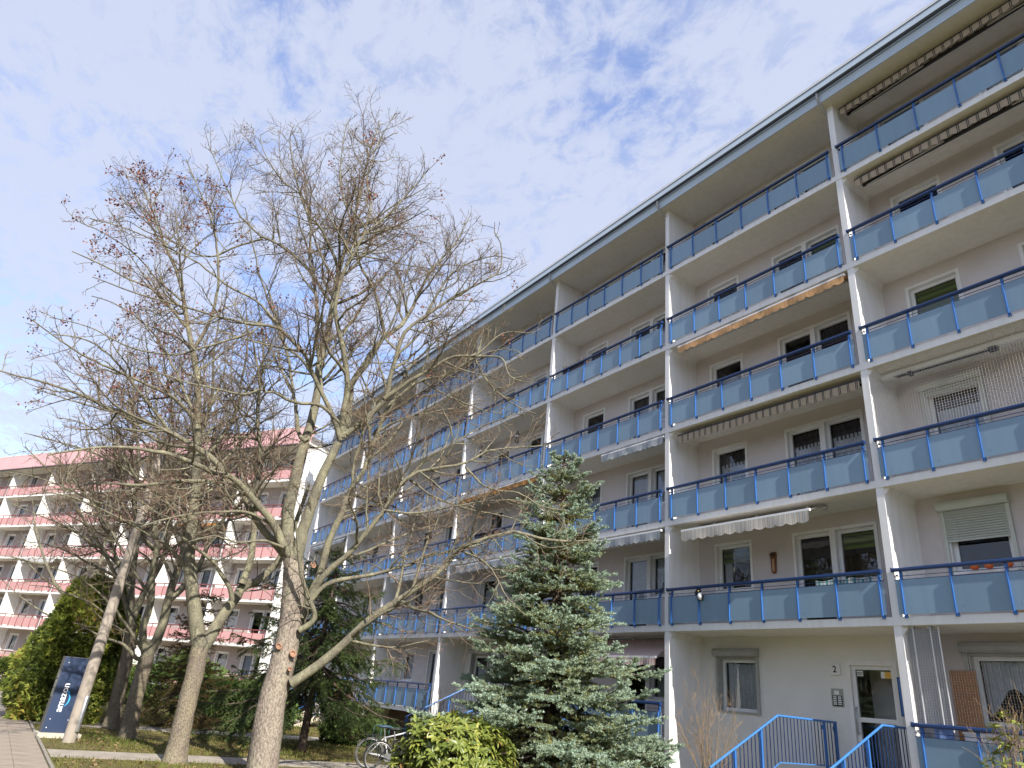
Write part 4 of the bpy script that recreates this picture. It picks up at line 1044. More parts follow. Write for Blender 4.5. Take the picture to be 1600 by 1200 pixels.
# ---------------------------------------------------------------- measured limb lines of the bare trees (metres)
TREES = {
 'main': [
  ([[-7.75,-9.16,-0.08],[-7.76,-9.2,0.49],[-7.78,-9.26,1.28],[-7.77,-9.22,1.88],[-7.77,-9.21,2.5],[-7.78,-9.26,3.13],[-7.82,-9.37,3.78],[-7.85,-9.48,4.2]],0.3,0.21),
  ([[-7.5,-9.04,1.69],[-7.41,-8.9,1.82],[-7.23,-8.63,2.11],[-7.1,-8.45,2.34],[-6.76,-7.96,3.02],[-6.52,-7.59,3.38],[-6.21,-7.07,3.83],[-5.99,-6.74,4.25],[-5.82,-6.5,4.66],[-5.48,-5.88,4.95],[-5.29,-5.53,5.11],[-4.9,-4.79,5.06],[-4.52,-4.06,5.2],[-4.22,-3.49,5.41]],0.11,0.02),
  ([[-6.1,-6.68,4.27],[-6.52,-7.33,4.3],[-6.74,-7.68,4.25]],0.02,0.01),
  ([[-7.47,-9.11,2.69],[-7.34,-8.94,2.86],[-7.29,-8.92,3.01],[-7.25,-9.15,3.37],[-7.22,-9.32,3.67],[-7.17,-9.54,4.09],[-7.1,-9.74,4.57],[-7.03,-9.87,4.94]],0.07,0.02),
  ([[-7.76,-9.5,4.13],[-7.75,-9.74,4.31],[-7.7,-10.08,4.72],[-7.69,-10.54,5.07],[-7.67,-11.02,5.43],[-7.67,-11.4,5.54],[-7.67,-11.74,5.57],[-7.67,-12.01,5.63],[-7.67,-12.39,5.67],[-7.66,-12.93,5.66],[-7.63,-13.61,5.49],[-7.58,-14.2,5.2],[-7.48,-14.79,4.82]],0.105,0.015),
  ([[-7.97,-9.52,4.1],[-7.99,-9.74,4.3],[-8.03,-10.2,4.64],[-8.06,-10.61,5.03],[-8.08,-11.0,5.5],[-8.12,-11.33,5.44],[-8.17,-11.74,5.37],[-8.27,-12.73,5.06],[-8.35,-13.67,4.84],[-8.33,-14.18,4.3]],0.095,0.015),
  ([[-7.82,-11.31,5.57],[-8.0,-11.57,5.87],[-8.28,-12.02,6.12],[-8.54,-12.46,6.33],[-8.87,-12.99,6.55],[-9.23,-13.59,6.72],[-9.6,-14.21,6.93],[-10.03,-14.93,7.09],[-10.62,-15.91,7.3],[-11.01,-16.59,7.51]],0.07,0.015),
  ([[-8.61,-12.45,6.35],[-8.54,-12.92,6.73],[-8.48,-13.34,7.03],[-8.37,-14.0,7.52],[-8.3,-14.61,7.71],[-8.19,-15.35,7.52]],0.04,0.012),
  ([[-7.85,-9.48,4.17],[-7.92,-9.63,4.49],[-7.99,-9.75,5.12],[-8.02,-9.74,5.76],[-8.05,-9.76,6.32],[-8.07,-9.71,7.02],[-8.08,-9.67,7.52],[-8.13,-9.71,8.32],[-8.17,-9.77,8.88],[-8.17,-9.69,9.53],[-8.21,-9.71,10.47],[-8.25,-9.73,11.46],[-8.27,-9.67,12.44],[-8.3,-9.67,13.47],[-8.34,-9.68,14.55],[-8.38,-9.7,15.75],[-8.4,-9.64,16.87],[-8.43,-9.63,18.21]],0.155,0.012),
  ([[-7.93,-9.71,6.78],[-8.08,-9.9,6.96],[-8.34,-10.07,7.7],[-8.59,-10.23,8.46],[-8.89,-10.46,9.38],[-9.34,-10.92,10.51],[-9.74,-11.38,11.49]],0.06,0.012),
  ([[-8.16,-9.77,8.88],[-8.35,-9.94,9.56],[-8.55,-10.05,10.48],[-8.83,-10.33,11.47],[-9.07,-10.55,12.44],[-9.26,-10.65,13.45],[-9.48,-10.96,14.17],[-9.8,-11.51,14.59],[-10.02,-11.87,15.09],[-10.29,-12.29,15.83],[-10.56,-12.6,16.97]],0.06,0.01),
  ([[-8.25,-9.73,11.46],[-8.19,-10.18,12.15],[-8.17,-10.6,12.63],[-8.17,-11.02,12.94],[-8.09,-11.56,13.8],[-7.99,-11.97,14.68],[-7.8,-11.89,15.38]],0.05,0.01),
  ([[-8.24,-9.7,10.49],[-8.51,-10.02,11.02],[-8.88,-10.48,11.69],[-9.32,-11.11,12.23],[-9.69,-11.65,12.52],[-10.11,-12.25,13.1],[-10.54,-12.82,14.02],[-10.97,-13.33,15.18],[-11.38,-13.84,16.27]],0.05,0.01),
  ([[-9.62,-11.66,12.48],[-9.9,-12.18,12.12],[-10.18,-12.67,11.72],[-10.49,-13.28,11.79],[-10.93,-14.13,12.23],[-11.34,-14.9,12.91],[-11.8,-15.76,13.82]],0.03,0.01),
  ([[-7.73,-9.43,4.1],[-7.7,-9.42,4.51],[-7.67,-9.41,4.86],[-7.61,-9.35,5.36],[-7.56,-9.3,5.93],[-7.49,-9.22,6.39],[-7.44,-9.13,6.82],[-7.4,-9.07,6.99]],0.135,0.095),
  ([[-7.41,-9.08,6.93],[-7.34,-9.2,7.42],[-7.23,-9.27,8.06],[-7.18,-9.5,8.63],[-7.14,-9.72,9.12],[-7.11,-10.03,9.68],[-7.04,-10.11,10.2],[-6.96,-10.13,10.64],[-6.76,-9.98,11.36],[-6.64,-9.89,11.84],[-6.45,-9.61,12.27],[-6.16,-9.24,13.04],[-5.88,-8.88,13.89],[-5.69,-8.66,14.54]],0.09,0.01),
  ([[-6.91,-9.81,12.03],[-7.03,-9.74,13.09],[-7.24,-9.95,14.18],[-7.37,-9.85,15.46],[-7.42,-9.43,17.12]],0.035,0.01),
  ([[-7.4,-9.05,7.0],[-7.47,-9.03,7.58],[-7.58,-9.08,8.36],[-7.58,-8.87,8.81],[-7.59,-8.7,9.38],[-7.59,-8.49,9.88],[-7.54,-8.12,10.39],[-7.54,-7.84,11.29],[-7.58,-7.69,12.07],[-7.56,-7.41,12.74],[-7.5,-6.92,13.73],[-7.49,-6.43,15.44]],0.1,0.01),
  ([[-7.44,-8.54,9.86],[-7.43,-8.78,10.45],[-7.44,-9.1,11.08],[-7.49,-9.56,11.68],[-7.47,-9.85,12.47],[-7.49,-10.34,13.47],[-7.45,-10.65,14.57],[-7.35,-10.83,15.98]],0.045,0.01),
  ([[-7.39,-9.03,7.03],[-7.16,-8.69,7.49],[-6.96,-8.43,7.99],[-6.85,-8.44,8.63],[-6.76,-8.46,9.16],[-6.68,-8.45,9.57],[-6.56,-8.3,9.91],[-6.37,-7.98,10.27],[-6.12,-7.59,10.76],[-5.72,-6.9,11.45],[-5.52,-6.57,11.84],[-5.44,-6.65,12.5],[-5.45,-6.94,12.93],[-5.29,-6.78,13.63]],0.08,0.01),
  ([[-6.89,-8.46,7.96],[-6.61,-8.12,8.37],[-6.32,-7.75,8.74],[-6.04,-7.38,9.12],[-5.7,-6.88,9.24],[-5.32,-6.41,9.87],[-4.89,-5.76,10.02],[-4.65,-5.45,10.41]],0.06,0.01),
  ([[-5.74,-6.86,9.26],[-5.24,-6.43,9.19],[-4.86,-6.26,8.61],[-4.36,-5.86,8.42]],0.03,0.01),
  ([[-6.32,-8.0,10.24],[-6.02,-7.86,10.91],[-5.69,-7.58,11.45],[-5.2,-6.99,11.86],[-4.75,-6.4,11.72]],0.035,0.01),
  ([[-7.42,-9.11,6.86],[-7.38,-9.42,7.36],[-7.36,-9.78,7.77],[-7.34,-10.13,8.19],[-7.31,-10.43,8.62],[-7.32,-10.88,8.95],[-7.33,-11.17,9.1],[-7.37,-11.71,8.97],[-7.41,-12.51,8.87],[-7.43,-13.07,8.83],[-7.45,-13.85,8.74],[-7.46,-14.33,8.72],[-7.46,-14.88,8.72],[-7.45,-15.33,8.5]],0.07,0.01),
  ([[-7.45,-11.14,9.15],[-7.62,-11.69,9.59],[-7.84,-12.44,9.89],[-8.08,-13.22,10.35],[-8.34,-14.08,10.6],[-8.58,-14.87,10.68],[-8.84,-15.74,10.64]],0.035,0.01),
  ([[-7.36,-9.25,7.24],[-7.34,-9.78,7.49],[-7.33,-10.35,7.36],[-7.32,-10.78,7.48],[-7.31,-11.11,7.45],[-7.18,-11.43,8.04],[-7.09,-11.64,8.44],[-6.99,-12.13,8.96],[-6.93,-12.78,9.3]],0.05,0.01),
  ([[-7.13,-11.14,7.38],[-7.1,-11.5,7.12],[-7.08,-12.01,7.04],[-7.05,-12.63,6.96],[-7.02,-13.13,6.99],[-6.96,-13.82,6.93]],0.03,0.01),
  ([[-7.1,-11.68,8.55],[-7.36,-12.35,8.07],[-7.6,-12.98,7.69],[-7.9,-13.79,7.65],[-8.24,-14.69,7.96],[-8.59,-15.62,8.03]],0.03,0.01),
  ([[-7.81,-9.02,2.71],[-7.73,-8.97,3.46],[-7.65,-8.86,3.89],[-7.59,-8.86,4.64],[-7.51,-8.75,5.16],[-7.46,-8.71,5.61],[-7.39,-8.62,6.03],[-7.27,-8.42,6.72],[-7.24,-8.42,7.14],[-7.19,-8.35,7.52],[-7.14,-8.29,7.94],[-7.03,-8.03,8.28],[-6.85,-7.64,8.74],[-6.61,-7.04,9.04],[-6.38,-6.5,9.58],[-6.08,-5.76,10.02],[-5.7,-4.8,9.96]],0.105,0.01),
  ([[-7.76,-8.22,7.33],[-7.55,-7.99,8.02],[-7.29,-7.78,9.15],[-6.91,-7.24,10.24],[-6.56,-6.72,11.27],[-6.28,-6.28,11.95]],0.04,0.01),
  ([[-7.61,-9.07,2.96],[-7.48,-8.98,3.48],[-7.32,-8.81,3.93],[-7.11,-8.49,4.37],[-6.91,-8.23,4.9],[-6.75,-8.03,5.35],[-6.59,-7.85,5.87],[-6.46,-7.64,6.14],[-6.22,-7.19,6.35],[-5.91,-6.6,6.55],[-5.7,-6.25,6.91],[-5.41,-5.69,7.11],[-5.19,-5.25,7.23],[-4.95,-4.8,7.42],[-4.69,-4.29,7.71]],0.085,0.01),
  ([[-6.68,-7.81,5.9],[-6.39,-7.55,6.4],[-6.2,-7.38,6.71],[-5.96,-7.09,6.94],[-5.88,-7.05,7.15],[-5.83,-7.25,7.44],[-5.76,-7.51,7.82],[-5.4,-7.12,8.33]],0.04,0.01),
  ([[-7.5,-9.05,3.21],[-7.36,-8.84,3.59],[-7.21,-8.57,3.78],[-6.96,-8.08,3.97],[-6.61,-7.39,4.29],[-6.4,-7.01,4.58],[-6.2,-6.61,4.72],[-5.96,-6.11,4.89],[-5.69,-5.57,5.11],[-5.52,-5.22,5.23]],0.06,0.012),
  ([[-5.83,-6.49,4.66],[-5.49,-6.01,4.44],[-5.15,-5.66,3.8],[-4.78,-5.21,3.34]],0.025,0.01),
  ([[-5.96,-6.57,6.57],[-5.62,-6.15,6.15],[-5.2,-5.54,6.08],[-4.85,-5.06,5.83],[-4.43,-4.47,5.75]],0.03,0.01),
  ([[-6.47,-8.15,5.28],[-6.08,-7.57,5.28],[-5.53,-6.8,5.51],[-4.98,-6.01,5.75],[-4.5,-5.32,5.72]],0.03,0.01),
  ([[-6.61,-7.6,6.13],[-6.06,-7.01,5.72],[-5.35,-6.24,5.5],[-4.66,-5.5,5.3]],0.03,0.01),
  ([[-6.27,-6.56,9.57],[-5.77,-6.3,8.73],[-5.18,-5.88,8.1],[-4.63,-5.41,7.84]],0.03,0.01),
  ([[-7.02,-7.56,8.82],[-6.37,-7.06,8.32],[-5.69,-6.53,7.95],[-5.05,-6.03,7.77]],0.03,0.01),
  ([[-6.44,-7.08,6.43],[-5.98,-6.76,7.15],[-5.49,-6.25,7.62],[-4.91,-5.6,8.02]],0.025,0.01),
  ([[-8.24,-9.68,8.36],[-8.16,-10.25,8.83],[-8.11,-10.81,9.12],[-7.86,-11.82,10.36],[-7.43,-12.68,12.1]],0.04,0.01),
  ([[-7.34,-9.2,8.12],[-6.88,-8.97,8.84],[-6.25,-8.83,10.04],[-5.75,-8.94,11.2],[-5.31,-8.79,11.98]],0.04,0.01),
  ([[-7.83,-10.05,4.74],[-7.65,-10.76,4.84],[-7.42,-11.54,4.63],[-7.15,-12.22,4.31],[-6.84,-12.81,3.9]],0.04,0.01),
  ([[-7.64,-9.78,4.29],[-7.43,-10.29,4.3],[-7.18,-10.83,4.1],[-6.92,-11.38,4.08],[-6.56,-11.96,3.81]],0.035,0.01),
 ],
 't2': [
  ([[-9.6,-10.39,-0.05],[-9.61,-10.43,0.61],[-9.61,-10.45,1.21],[-9.61,-10.45,1.71],[-9.62,-10.49,2.2]],0.205,0.18),
  ([[-9.62,-10.48,2.17],[-9.69,-10.74,2.83],[-9.76,-10.98,3.49],[-9.82,-11.16,3.98],[-9.87,-11.29,4.69],[-9.91,-11.41,5.42],[-9.97,-11.57,6.17],[-10.02,-11.73,6.95],[-10.13,-12.08,8.15],[-10.22,-12.39,8.96],[-10.3,-12.71,9.6],[-10.38,-12.99,10.28],[-10.47,-13.33,11.01],[-10.6,-13.82,11.79],[-10.75,-14.41,12.82],[-10.93,-15.08,13.85],[-11.0,-15.35,14.46]],0.17,0.012),
  ([[-9.61,-10.46,2.18],[-9.64,-10.36,2.37],[-9.69,-10.26,2.66],[-9.79,-10.03,3.24],[-9.85,-9.92,3.62],[-9.87,-9.6,3.85],[-9.92,-9.32,4.33],[-9.98,-9.16,4.75],[-10.12,-8.87,5.81],[-10.25,-8.69,6.74]],0.15,0.04),
  ([[-9.7,-9.93,3.64],[-9.74,-9.87,3.99],[-9.79,-9.86,4.41],[-9.9,-9.93,5.06],[-10.03,-10.06,5.84],[-10.13,-10.07,6.69],[-10.35,-10.39,7.88],[-10.57,-10.57,9.58],[-10.84,-11.05,11.12],[-11.1,-11.62,12.27]],0.09,0.012),
  ([[-9.44,-10.12,3.24],[-9.38,-10.23,3.47],[-9.32,-10.53,3.77],[-9.26,-10.82,4.03],[-9.2,-11.32,4.31],[-9.13,-11.81,4.58],[-9.08,-12.17,4.74],[-8.99,-12.85,4.99],[-8.92,-13.34,4.99]],0.06,0.012),
  ([[-10.34,-12.38,9.01],[-10.11,-12.21,9.92],[-9.93,-12.29,10.97],[-9.82,-12.65,11.94],[-9.75,-13.12,12.7],[-9.68,-13.78,13.56],[-9.63,-14.26,14.22]],0.05,0.012),
  ([[-10.31,-12.71,9.61],[-10.21,-13.25,9.94],[-10.11,-13.81,10.17],[-10.01,-14.42,10.22],[-9.88,-15.14,10.27],[-9.75,-15.75,10.26]],0.04,0.012),
  ([[-10.01,-11.8,7.18],[-9.92,-12.52,7.59],[-9.83,-13.28,7.72],[-9.73,-14.12,7.8],[-9.58,-15.12,8.09],[-9.41,-16.05,8.35]],0.06,0.012),
  ([[-10.06,-11.56,6.2],[-10.2,-11.22,6.9],[-10.4,-10.96,7.9],[-10.67,-10.94,9.1],[-10.97,-11.08,10.33],[-11.38,-11.52,11.8]],0.06,0.012),
  ([[-10.06,-12.01,7.46],[-10.68,-12.79,8.8],[-11.13,-13.42,9.65],[-11.69,-14.37,10.27],[-12.2,-15.24,10.32]],0.04,0.012),
  ([[-9.92,-11.41,5.42],[-10.04,-10.96,5.79],[-10.26,-10.5,6.61],[-10.46,-9.64,7.41]],0.04,0.012),
  ([[-10.37,-12.99,10.28],[-10.64,-13.58,10.72],[-10.95,-14.26,11.35],[-11.28,-15.03,11.76],[-11.62,-15.83,12.05],[-11.81,-16.25,12.46]],0.03,0.01),
  ([[-9.83,-10.97,3.66],[-9.64,-11.81,4.19],[-9.41,-12.91,4.56],[-9.2,-13.82,4.72],[-8.98,-14.58,4.63]],0.05,0.01),
  ([[-9.9,-11.28,4.69],[-9.79,-12.29,5.26],[-9.69,-13.35,5.71],[-9.58,-14.39,5.83],[-9.45,-15.3,5.82]],0.05,0.01),
  ([[-10.08,-11.66,6.58],[-10.45,-12.43,6.61],[-10.9,-13.36,7.11],[-11.44,-14.48,7.32],[-11.97,-15.6,7.54]],0.05,0.01),
  ([[-9.94,-11.49,5.79],[-10.19,-10.95,6.47],[-10.53,-10.42,7.56],[-10.76,-9.78,8.38],[-11.01,-9.37,9.37]],0.05,0.01),
 ],
 't3': [
  ([[-14.57,-10.6,-0.06],[-14.58,-10.67,0.64],[-14.58,-10.69,1.22],[-14.58,-10.7,1.97]],0.2,0.18),
  ([[-14.5,-10.82,1.88],[-14.47,-10.98,1.89],[-14.38,-11.33,2.14],[-14.33,-11.6,2.22],[-14.27,-11.89,2.27],[-14.19,-12.27,2.41],[-14.09,-12.7,2.59]],0.06,0.015),
  ([[-14.58,-10.7,1.95],[-14.62,-10.54,2.64],[-14.68,-10.58,3.32],[-14.73,-10.59,3.98],[-14.77,-10.54,4.57],[-14.84,-10.62,5.4],[-14.97,-10.99,6.5],[-15.04,-10.98,7.52],[-15.13,-10.86,9.29],[-15.29,-11.2,11.05],[-15.44,-11.46,12.97],[-15.55,-11.72,14.47]],0.14,0.012),
  ([[-14.59,-10.74,1.98],[-14.57,-11.01,2.58],[-14.51,-11.03,3.33],[-14.47,-11.23,4.15],[-14.41,-11.37,5.01],[-14.39,-11.75,6.02],[-14.31,-12.01,7.47],[-14.27,-12.53,8.92],[-14.26,-13.21,10.36],[-14.25,-13.72,11.48]],0.11,0.012),
  ([[-14.66,-10.58,3.41],[-14.72,-10.23,3.9],[-14.79,-10.02,4.49],[-14.88,-9.91,5.17],[-15.01,-9.68,6.21],[-15.19,-9.67,7.48],[-15.4,-9.86,8.78],[-15.72,-10.43,10.53],[-16.01,-10.76,12.48]],0.09,0.012),
  ([[-14.43,-11.04,3.32],[-14.37,-11.55,3.92],[-14.3,-12.13,4.49],[-14.23,-12.81,5.13],[-14.16,-13.48,5.75],[-14.08,-14.3,6.42],[-14.03,-14.86,6.78]],0.05,0.012),
  ([[-14.35,-11.76,6.01],[-14.17,-12.65,6.69],[-14.02,-13.32,7.23],[-13.87,-14.2,7.49],[-13.74,-14.94,7.41]],0.04,0.012),
  ([[-14.93,-10.99,6.49],[-14.85,-11.71,7.48],[-14.68,-12.0,8.79],[-14.54,-12.68,10.23],[-14.35,-13.04,11.81]],0.06,0.012),
  ([[-15.06,-9.88,5.2],[-15.16,-9.6,5.66],[-15.46,-9.08,7.04],[-15.81,-8.67,8.77],[-16.31,-8.83,11.02]],0.05,0.012),
  ([[-14.57,-10.62,3.97],[-14.88,-11.0,4.59],[-15.3,-11.64,5.25],[-15.84,-12.21,6.56],[-16.34,-12.85,7.72]],0.05,0.012),
  ([[-14.59,-10.74,1.98],[-14.4,-11.81,2.96],[-14.25,-12.93,3.59],[-14.13,-13.87,3.79],[-14.0,-14.7,3.81]],0.05,0.01),
  ([[-14.66,-10.58,3.41],[-14.84,-10.11,4.2],[-14.98,-9.34,4.87],[-15.11,-8.29,5.52]],0.05,0.01),
  ([[-14.68,-11.32,4.69],[-14.64,-12.41,5.54],[-14.61,-13.61,5.8],[-14.58,-14.72,5.97],[-14.54,-15.56,5.92]],0.05,0.01),
 ],
 't4': [
  ([[-17.27,-10.68,-0.06],[-17.29,-10.78,1.28],[-17.29,-10.83,2.02],[-17.32,-10.99,2.82]],0.2,0.16),
  ([[-17.31,-10.98,2.77],[-17.44,-11.32,3.97],[-17.56,-11.57,5.25],[-17.7,-12.01,6.53],[-17.83,-12.31,7.99],[-18.0,-12.87,9.47],[-18.14,-13.23,11.08],[-18.25,-13.42,12.84]],0.13,0.012),
  ([[-17.31,-10.98,2.77],[-17.18,-11.49,3.58],[-17.06,-12.19,4.4],[-16.91,-13.11,5.35],[-16.78,-13.87,6.12],[-16.65,-14.78,6.85],[-16.53,-15.6,7.38]],0.08,0.012),
  ([[-17.32,-10.99,2.82],[-17.42,-10.88,3.78],[-17.5,-10.67,4.71],[-17.65,-10.76,5.95],[-17.87,-11.27,7.39],[-18.05,-11.39,9.0],[-18.25,-11.58,10.95],[-18.48,-12.13,12.66]],0.11,0.012),
  ([[-17.35,-11.23,3.63],[-17.68,-11.94,4.7],[-18.0,-12.61,5.81],[-18.33,-13.2,7.21],[-18.63,-13.75,8.45],[-19.04,-14.74,9.88]],0.07,0.012),
  ([[-17.27,-11.37,4.18],[-17.15,-12.6,4.9],[-17.07,-13.58,5.27],[-16.98,-14.46,5.44],[-16.9,-15.3,5.61]],0.05,0.012),
  ([[-17.96,-11.27,7.4],[-18.18,-10.67,8.76],[-18.45,-10.59,10.33],[-18.82,-11.04,12.12],[-19.16,-11.22,14.13]],0.06,0.012),
  ([[-17.66,-12.01,6.52],[-17.36,-12.76,7.55],[-17.06,-13.31,8.62],[-16.67,-13.67,9.95]],0.05,0.012),
  ([[-17.3,-10.88,2.38],[-17.09,-12.05,3.12],[-16.91,-13.16,3.45],[-16.73,-14.11,3.45]],0.05,0.01),
  ([[-17.46,-11.32,3.97],[-17.94,-12.53,4.38],[-18.45,-13.84,4.77],[-18.85,-14.84,4.76]],0.05,0.01),
  ([[-17.54,-11.87,6.11],[-17.92,-13.03,6.53],[-18.31,-14.21,6.42],[-18.7,-15.18,5.75]],0.04,0.01),
 ],
}
# ---------------------------------------------------------------- bare trees
def resample(P, n):
    P = np.asarray(P, float)
    # Catmull-Rom through the points, then equal steps
    Q = np.vstack([2 * P[0] - P[1], P, 2 * P[-1] - P[-2]])
    out = []
    for i in range(1, len(Q) - 2):
        for t in np.linspace(0, 1, 8, endpoint=False):
            a, b, c, d = Q[i - 1], Q[i], Q[i + 1], Q[i + 2]
            out.append(.5 * (2 * b + (c - a) * t + (2 * a - 5 * b + 4 * c - d) * t * t + (3 * b - a - 3 * c + d) * t ** 3))
    out.append(P[-1]); out = np.array(out)
    s = np.r_[0, np.cumsum(np.linalg.norm(np.diff(out, axis=0), axis=1))]
    return np.stack([np.interp(np.linspace(0, s[-1], n), s, out[:, k]) for k in range(3)], 1), s[-1]

def norm(v): return v / (np.linalg.norm(v, axis=-1, keepdims=True) + 1e-9)

def tubes(P, Rr, S):
    """P (N,K,3), Rr (N,K) -> verts, quads"""
    N, K, _ = P.shape
    T = np.empty_like(P); T[:, 1:-1] = P[:, 2:] - P[:, :-2]; T[:, 0] = P[:, 1] - P[:, 0]; T[:, -1] = P[:, -1] - P[:, -2]
    T = norm(T)
    t0 = T.mean(1, keepdims=True)
    ref = np.where(np.abs(t0[..., 2:3]) < .85, np.array([0, 0, 1.0]), np.array([1.0, 0, 0]))
    A = norm(ref - T * (ref * T).sum(-1, keepdims=True)); B = np.cross(T, A)
    an = np.arange(S) * 2 * np.pi / S
    V = P[:, :, None] + Rr[:, :, None, None] * (A[:, :, None] * np.cos(an)[:, None] + B[:, :, None] * np.sin(an)[:, None])
    idx = np.arange(N * K * S).reshape(N, K, S)
    a = idx[:, :-1]; b = np.roll(idx, -1, 2)[:, :-1]; c = np.roll(idx, -1, 2)[:, 1:]; d = idx[:, 1:]
    return V.reshape(-1, 3), np.stack([a, b, c, d], -1).reshape(-1, 4)

def children(g, P, Rr, Ln, spacing, tmin, lenf, ang, up, K, wig, rfac, out=None, rmin=.0035):
    """side shoots along every parent polyline"""
    N, Kp, _ = P.shape
    cnt = np.maximum(1, np.round(Ln * (1 - tmin) / spacing)).astype(int)
    par = np.repeat(np.arange(N), cnt)
    t = tmin + (1 - tmin) * g.random(len(par)) ** 0.85
    f = t * (Kp - 1); i0 = np.clip(f.astype(int), 0, Kp - 2); w = (f - i0)[:, None]
    p0 = P[par, i0] * (1 - w) + P[par, i0 + 1] * w
    tan = norm(P[par, i0 + 1] - P[par, i0])
    r0 = Rr[par, i0] * (1 - w[:, 0]) + Rr[par, i0 + 1] * w[:, 0]
    rnd = g.normal(size=(len(par), 3))
    side = norm(rnd - tan * (rnd * tan).sum(-1, keepdims=True))
    a = ang * (0.65 + .7 * g.random(len(par)))[:, None]
    d = norm(tan * np.cos(a) + side * np.sin(a) + np.array([0, 0, up]) * g.random((len(par), 1)))
    L = lenf(Ln[par], t) * (.45 + .9 * g.random(len(par)))
    st = (L / (K - 1))[:, None]
    C = np.empty((len(par), K, 3)); C[:, 0] = p0
    dd = d.copy()
    for k in range(1, K):
        dd = norm(dd + g.normal(size=dd.shape) * wig + np.array([0, 0, up * .25]))
        C[:, k] = C[:, k - 1] + dd * st
    rr0 = np.maximum(np.minimum(r0 * rfac, L * 0.016 + .002), rmin)
    tt = np.linspace(0, 1, K)
    CR = rr0[:, None] * (1 - tt * .72); CR = np.maximum(CR, rmin * .8)
    return C, CR, L

def bare_tree(name, label, limbs, seed, mats, dens=1.0, trunk_bumps=None, leaves=0, leaf_box=None, flare=.38):
    g = np.random.default_rng(seed)
    base = limbs[0][0][0]
    root = setp(empty(name, (base[0], base[1], 0)), label, 'tree', 'bare trees on the lawn')
    off = np.array([base[0], base[1], 0])
    LP, LR, LL = [], [], []
    for i, (pts, r0, r1) in enumerate(limbs):
        K = 26 if i else 22
        P, L = resample(pts, K if i == 0 else K + 2)
        P = (P if i == 0 else P[:K]) - off
        t = np.linspace(0, 1, K)
        amp = 0.0 if i == 0 else min(.05, L * .008)
        P[1:-1] += np.cumsum(g.normal(size=(K - 2, 3)) * amp * .6, 0) * np.sin(np.pi * t[1:-1])[:, None] * .6
        rr = r0 + (r1 - r0) * t ** (.75 if i else 1.0)
        if i == 0:
            rr = rr * (1 + flare * np.exp(-t * 11))          # root flare
        S = 18 if i == 0 else (12 if r0 > .08 else 8)
        V, F = tubes(P[None], rr[None], S)
        # knobbly surface
        q = np.sin(V[:, 0] * 17 + V[:, 2] * 5) * np.sin(V[:, 1] * 19 - V[:, 2] * 7) + .5 * np.sin(V[:, 2] * 23 + V[:, 0] * 31)
        cen = np.repeat(P, S, 0)
        V = cen + (V - cen) * (1 + .055 * q)[:, None]
        add('trunk' if i == 0 else 'limb', np_mesh('trunk' if i == 0 else 'limb', V, F, mats[0] if (i == 0 or r0 > .2) else mats[1], smooth=True), root)
        if i > 0:
            LP.append(P); LR.append(rr); LL.append(L)
    LP, LR, LL = np.array(LP), np.array(LR), np.array(LL)
    c1, r1, l1 = children(g, LP, LR, LL, .34 / dens, .16, lambda L, t: np.clip(.36 * L * (1.10 - .95 * t), .28, 2.1), .95, .16, 9, .13, .66, rmin=.009)
    c2, r2, l2 = children(g, c1, r1, l1, .21 / dens, .12, lambda L, t: np.clip(.52 * L * (1.1 - .65 * t), .18, 1.0), .85, .16, 6, .16, .6, rmin=.0058)
    c3, r3, l3 = children(g, c2, r2, l2, .15 / dens, .12, lambda L, t: np.clip(.55 * L, .08, .45), .8, .18, 4, .2, .65, rmin=.0046)
    V, F = tubes(c1, r1, 5)
    setp(add('branches', np_mesh('branches', V, F, mats[1], smooth=True), root), kind='stuff')
    Va, Fa = tubes(c2, r2, 4); Vb, Fb = tubes(c3, r3, 3)
    setp(add('twigs', np_mesh('twigs', np.vstack([Va, Vb]), np.vstack([Fa, Fb + len(Va)]), M['twig']), root), kind='stuff')
    tips = c3[:, -1]
    # winter buds and old fruit stalks at some tips
    sel = g.random(len(tips)) < .30
    b0 = tips[sel]; n = len(b0)
    d = norm(g.normal(size=(n, 3)) + np.array([0, 0, -.2])) * (.03 + .05 * g.random((n, 1)))
    s = norm(np.cross(d, g.normal(size=(n, 3)))) * .008
    V = np.stack([b0 - s, b0 + s, b0 + d], 1).reshape(-1, 3)
    F = np.arange(3 * n).reshape(-1, 3)
    setp(add('buds', np_mesh('buds', V, F, M['dry'], np.repeat(g.random(n), 3)), root), kind='stuff')
    if leaves:
        w = off + tips
        m = np.ones(len(tips), bool) if leaf_box is None else leaf_box(w)
        cand = np.where(m)[0]
        pick = cand[g.integers(0, len(cand), max(1, leaves // 14))] if len(cand) else []
        Vs, ts = [], []
        for i in pick:
            for _ in range(14):
                c = tips[i] + g.normal(size=3) * .075 + np.array([0, 0, -.05])
                a = norm(g.normal(size=3)); b = norm(np.cross(a, g.normal(size=3)))
                L = .035 + .045 * g.random(); W = L * .45
                Vs += [c, c + a * L * .5 + b * W, c + a * L, c + a * L * .5 - b * W]; ts += [g.random()] * 4
        if Vs:
            setp(add('dry_leaves', np_mesh('dry_leaves', np.array(Vs), np.arange(len(Vs)).reshape(-1, 4), M['dry'], ts), root), kind='stuff')
    return root

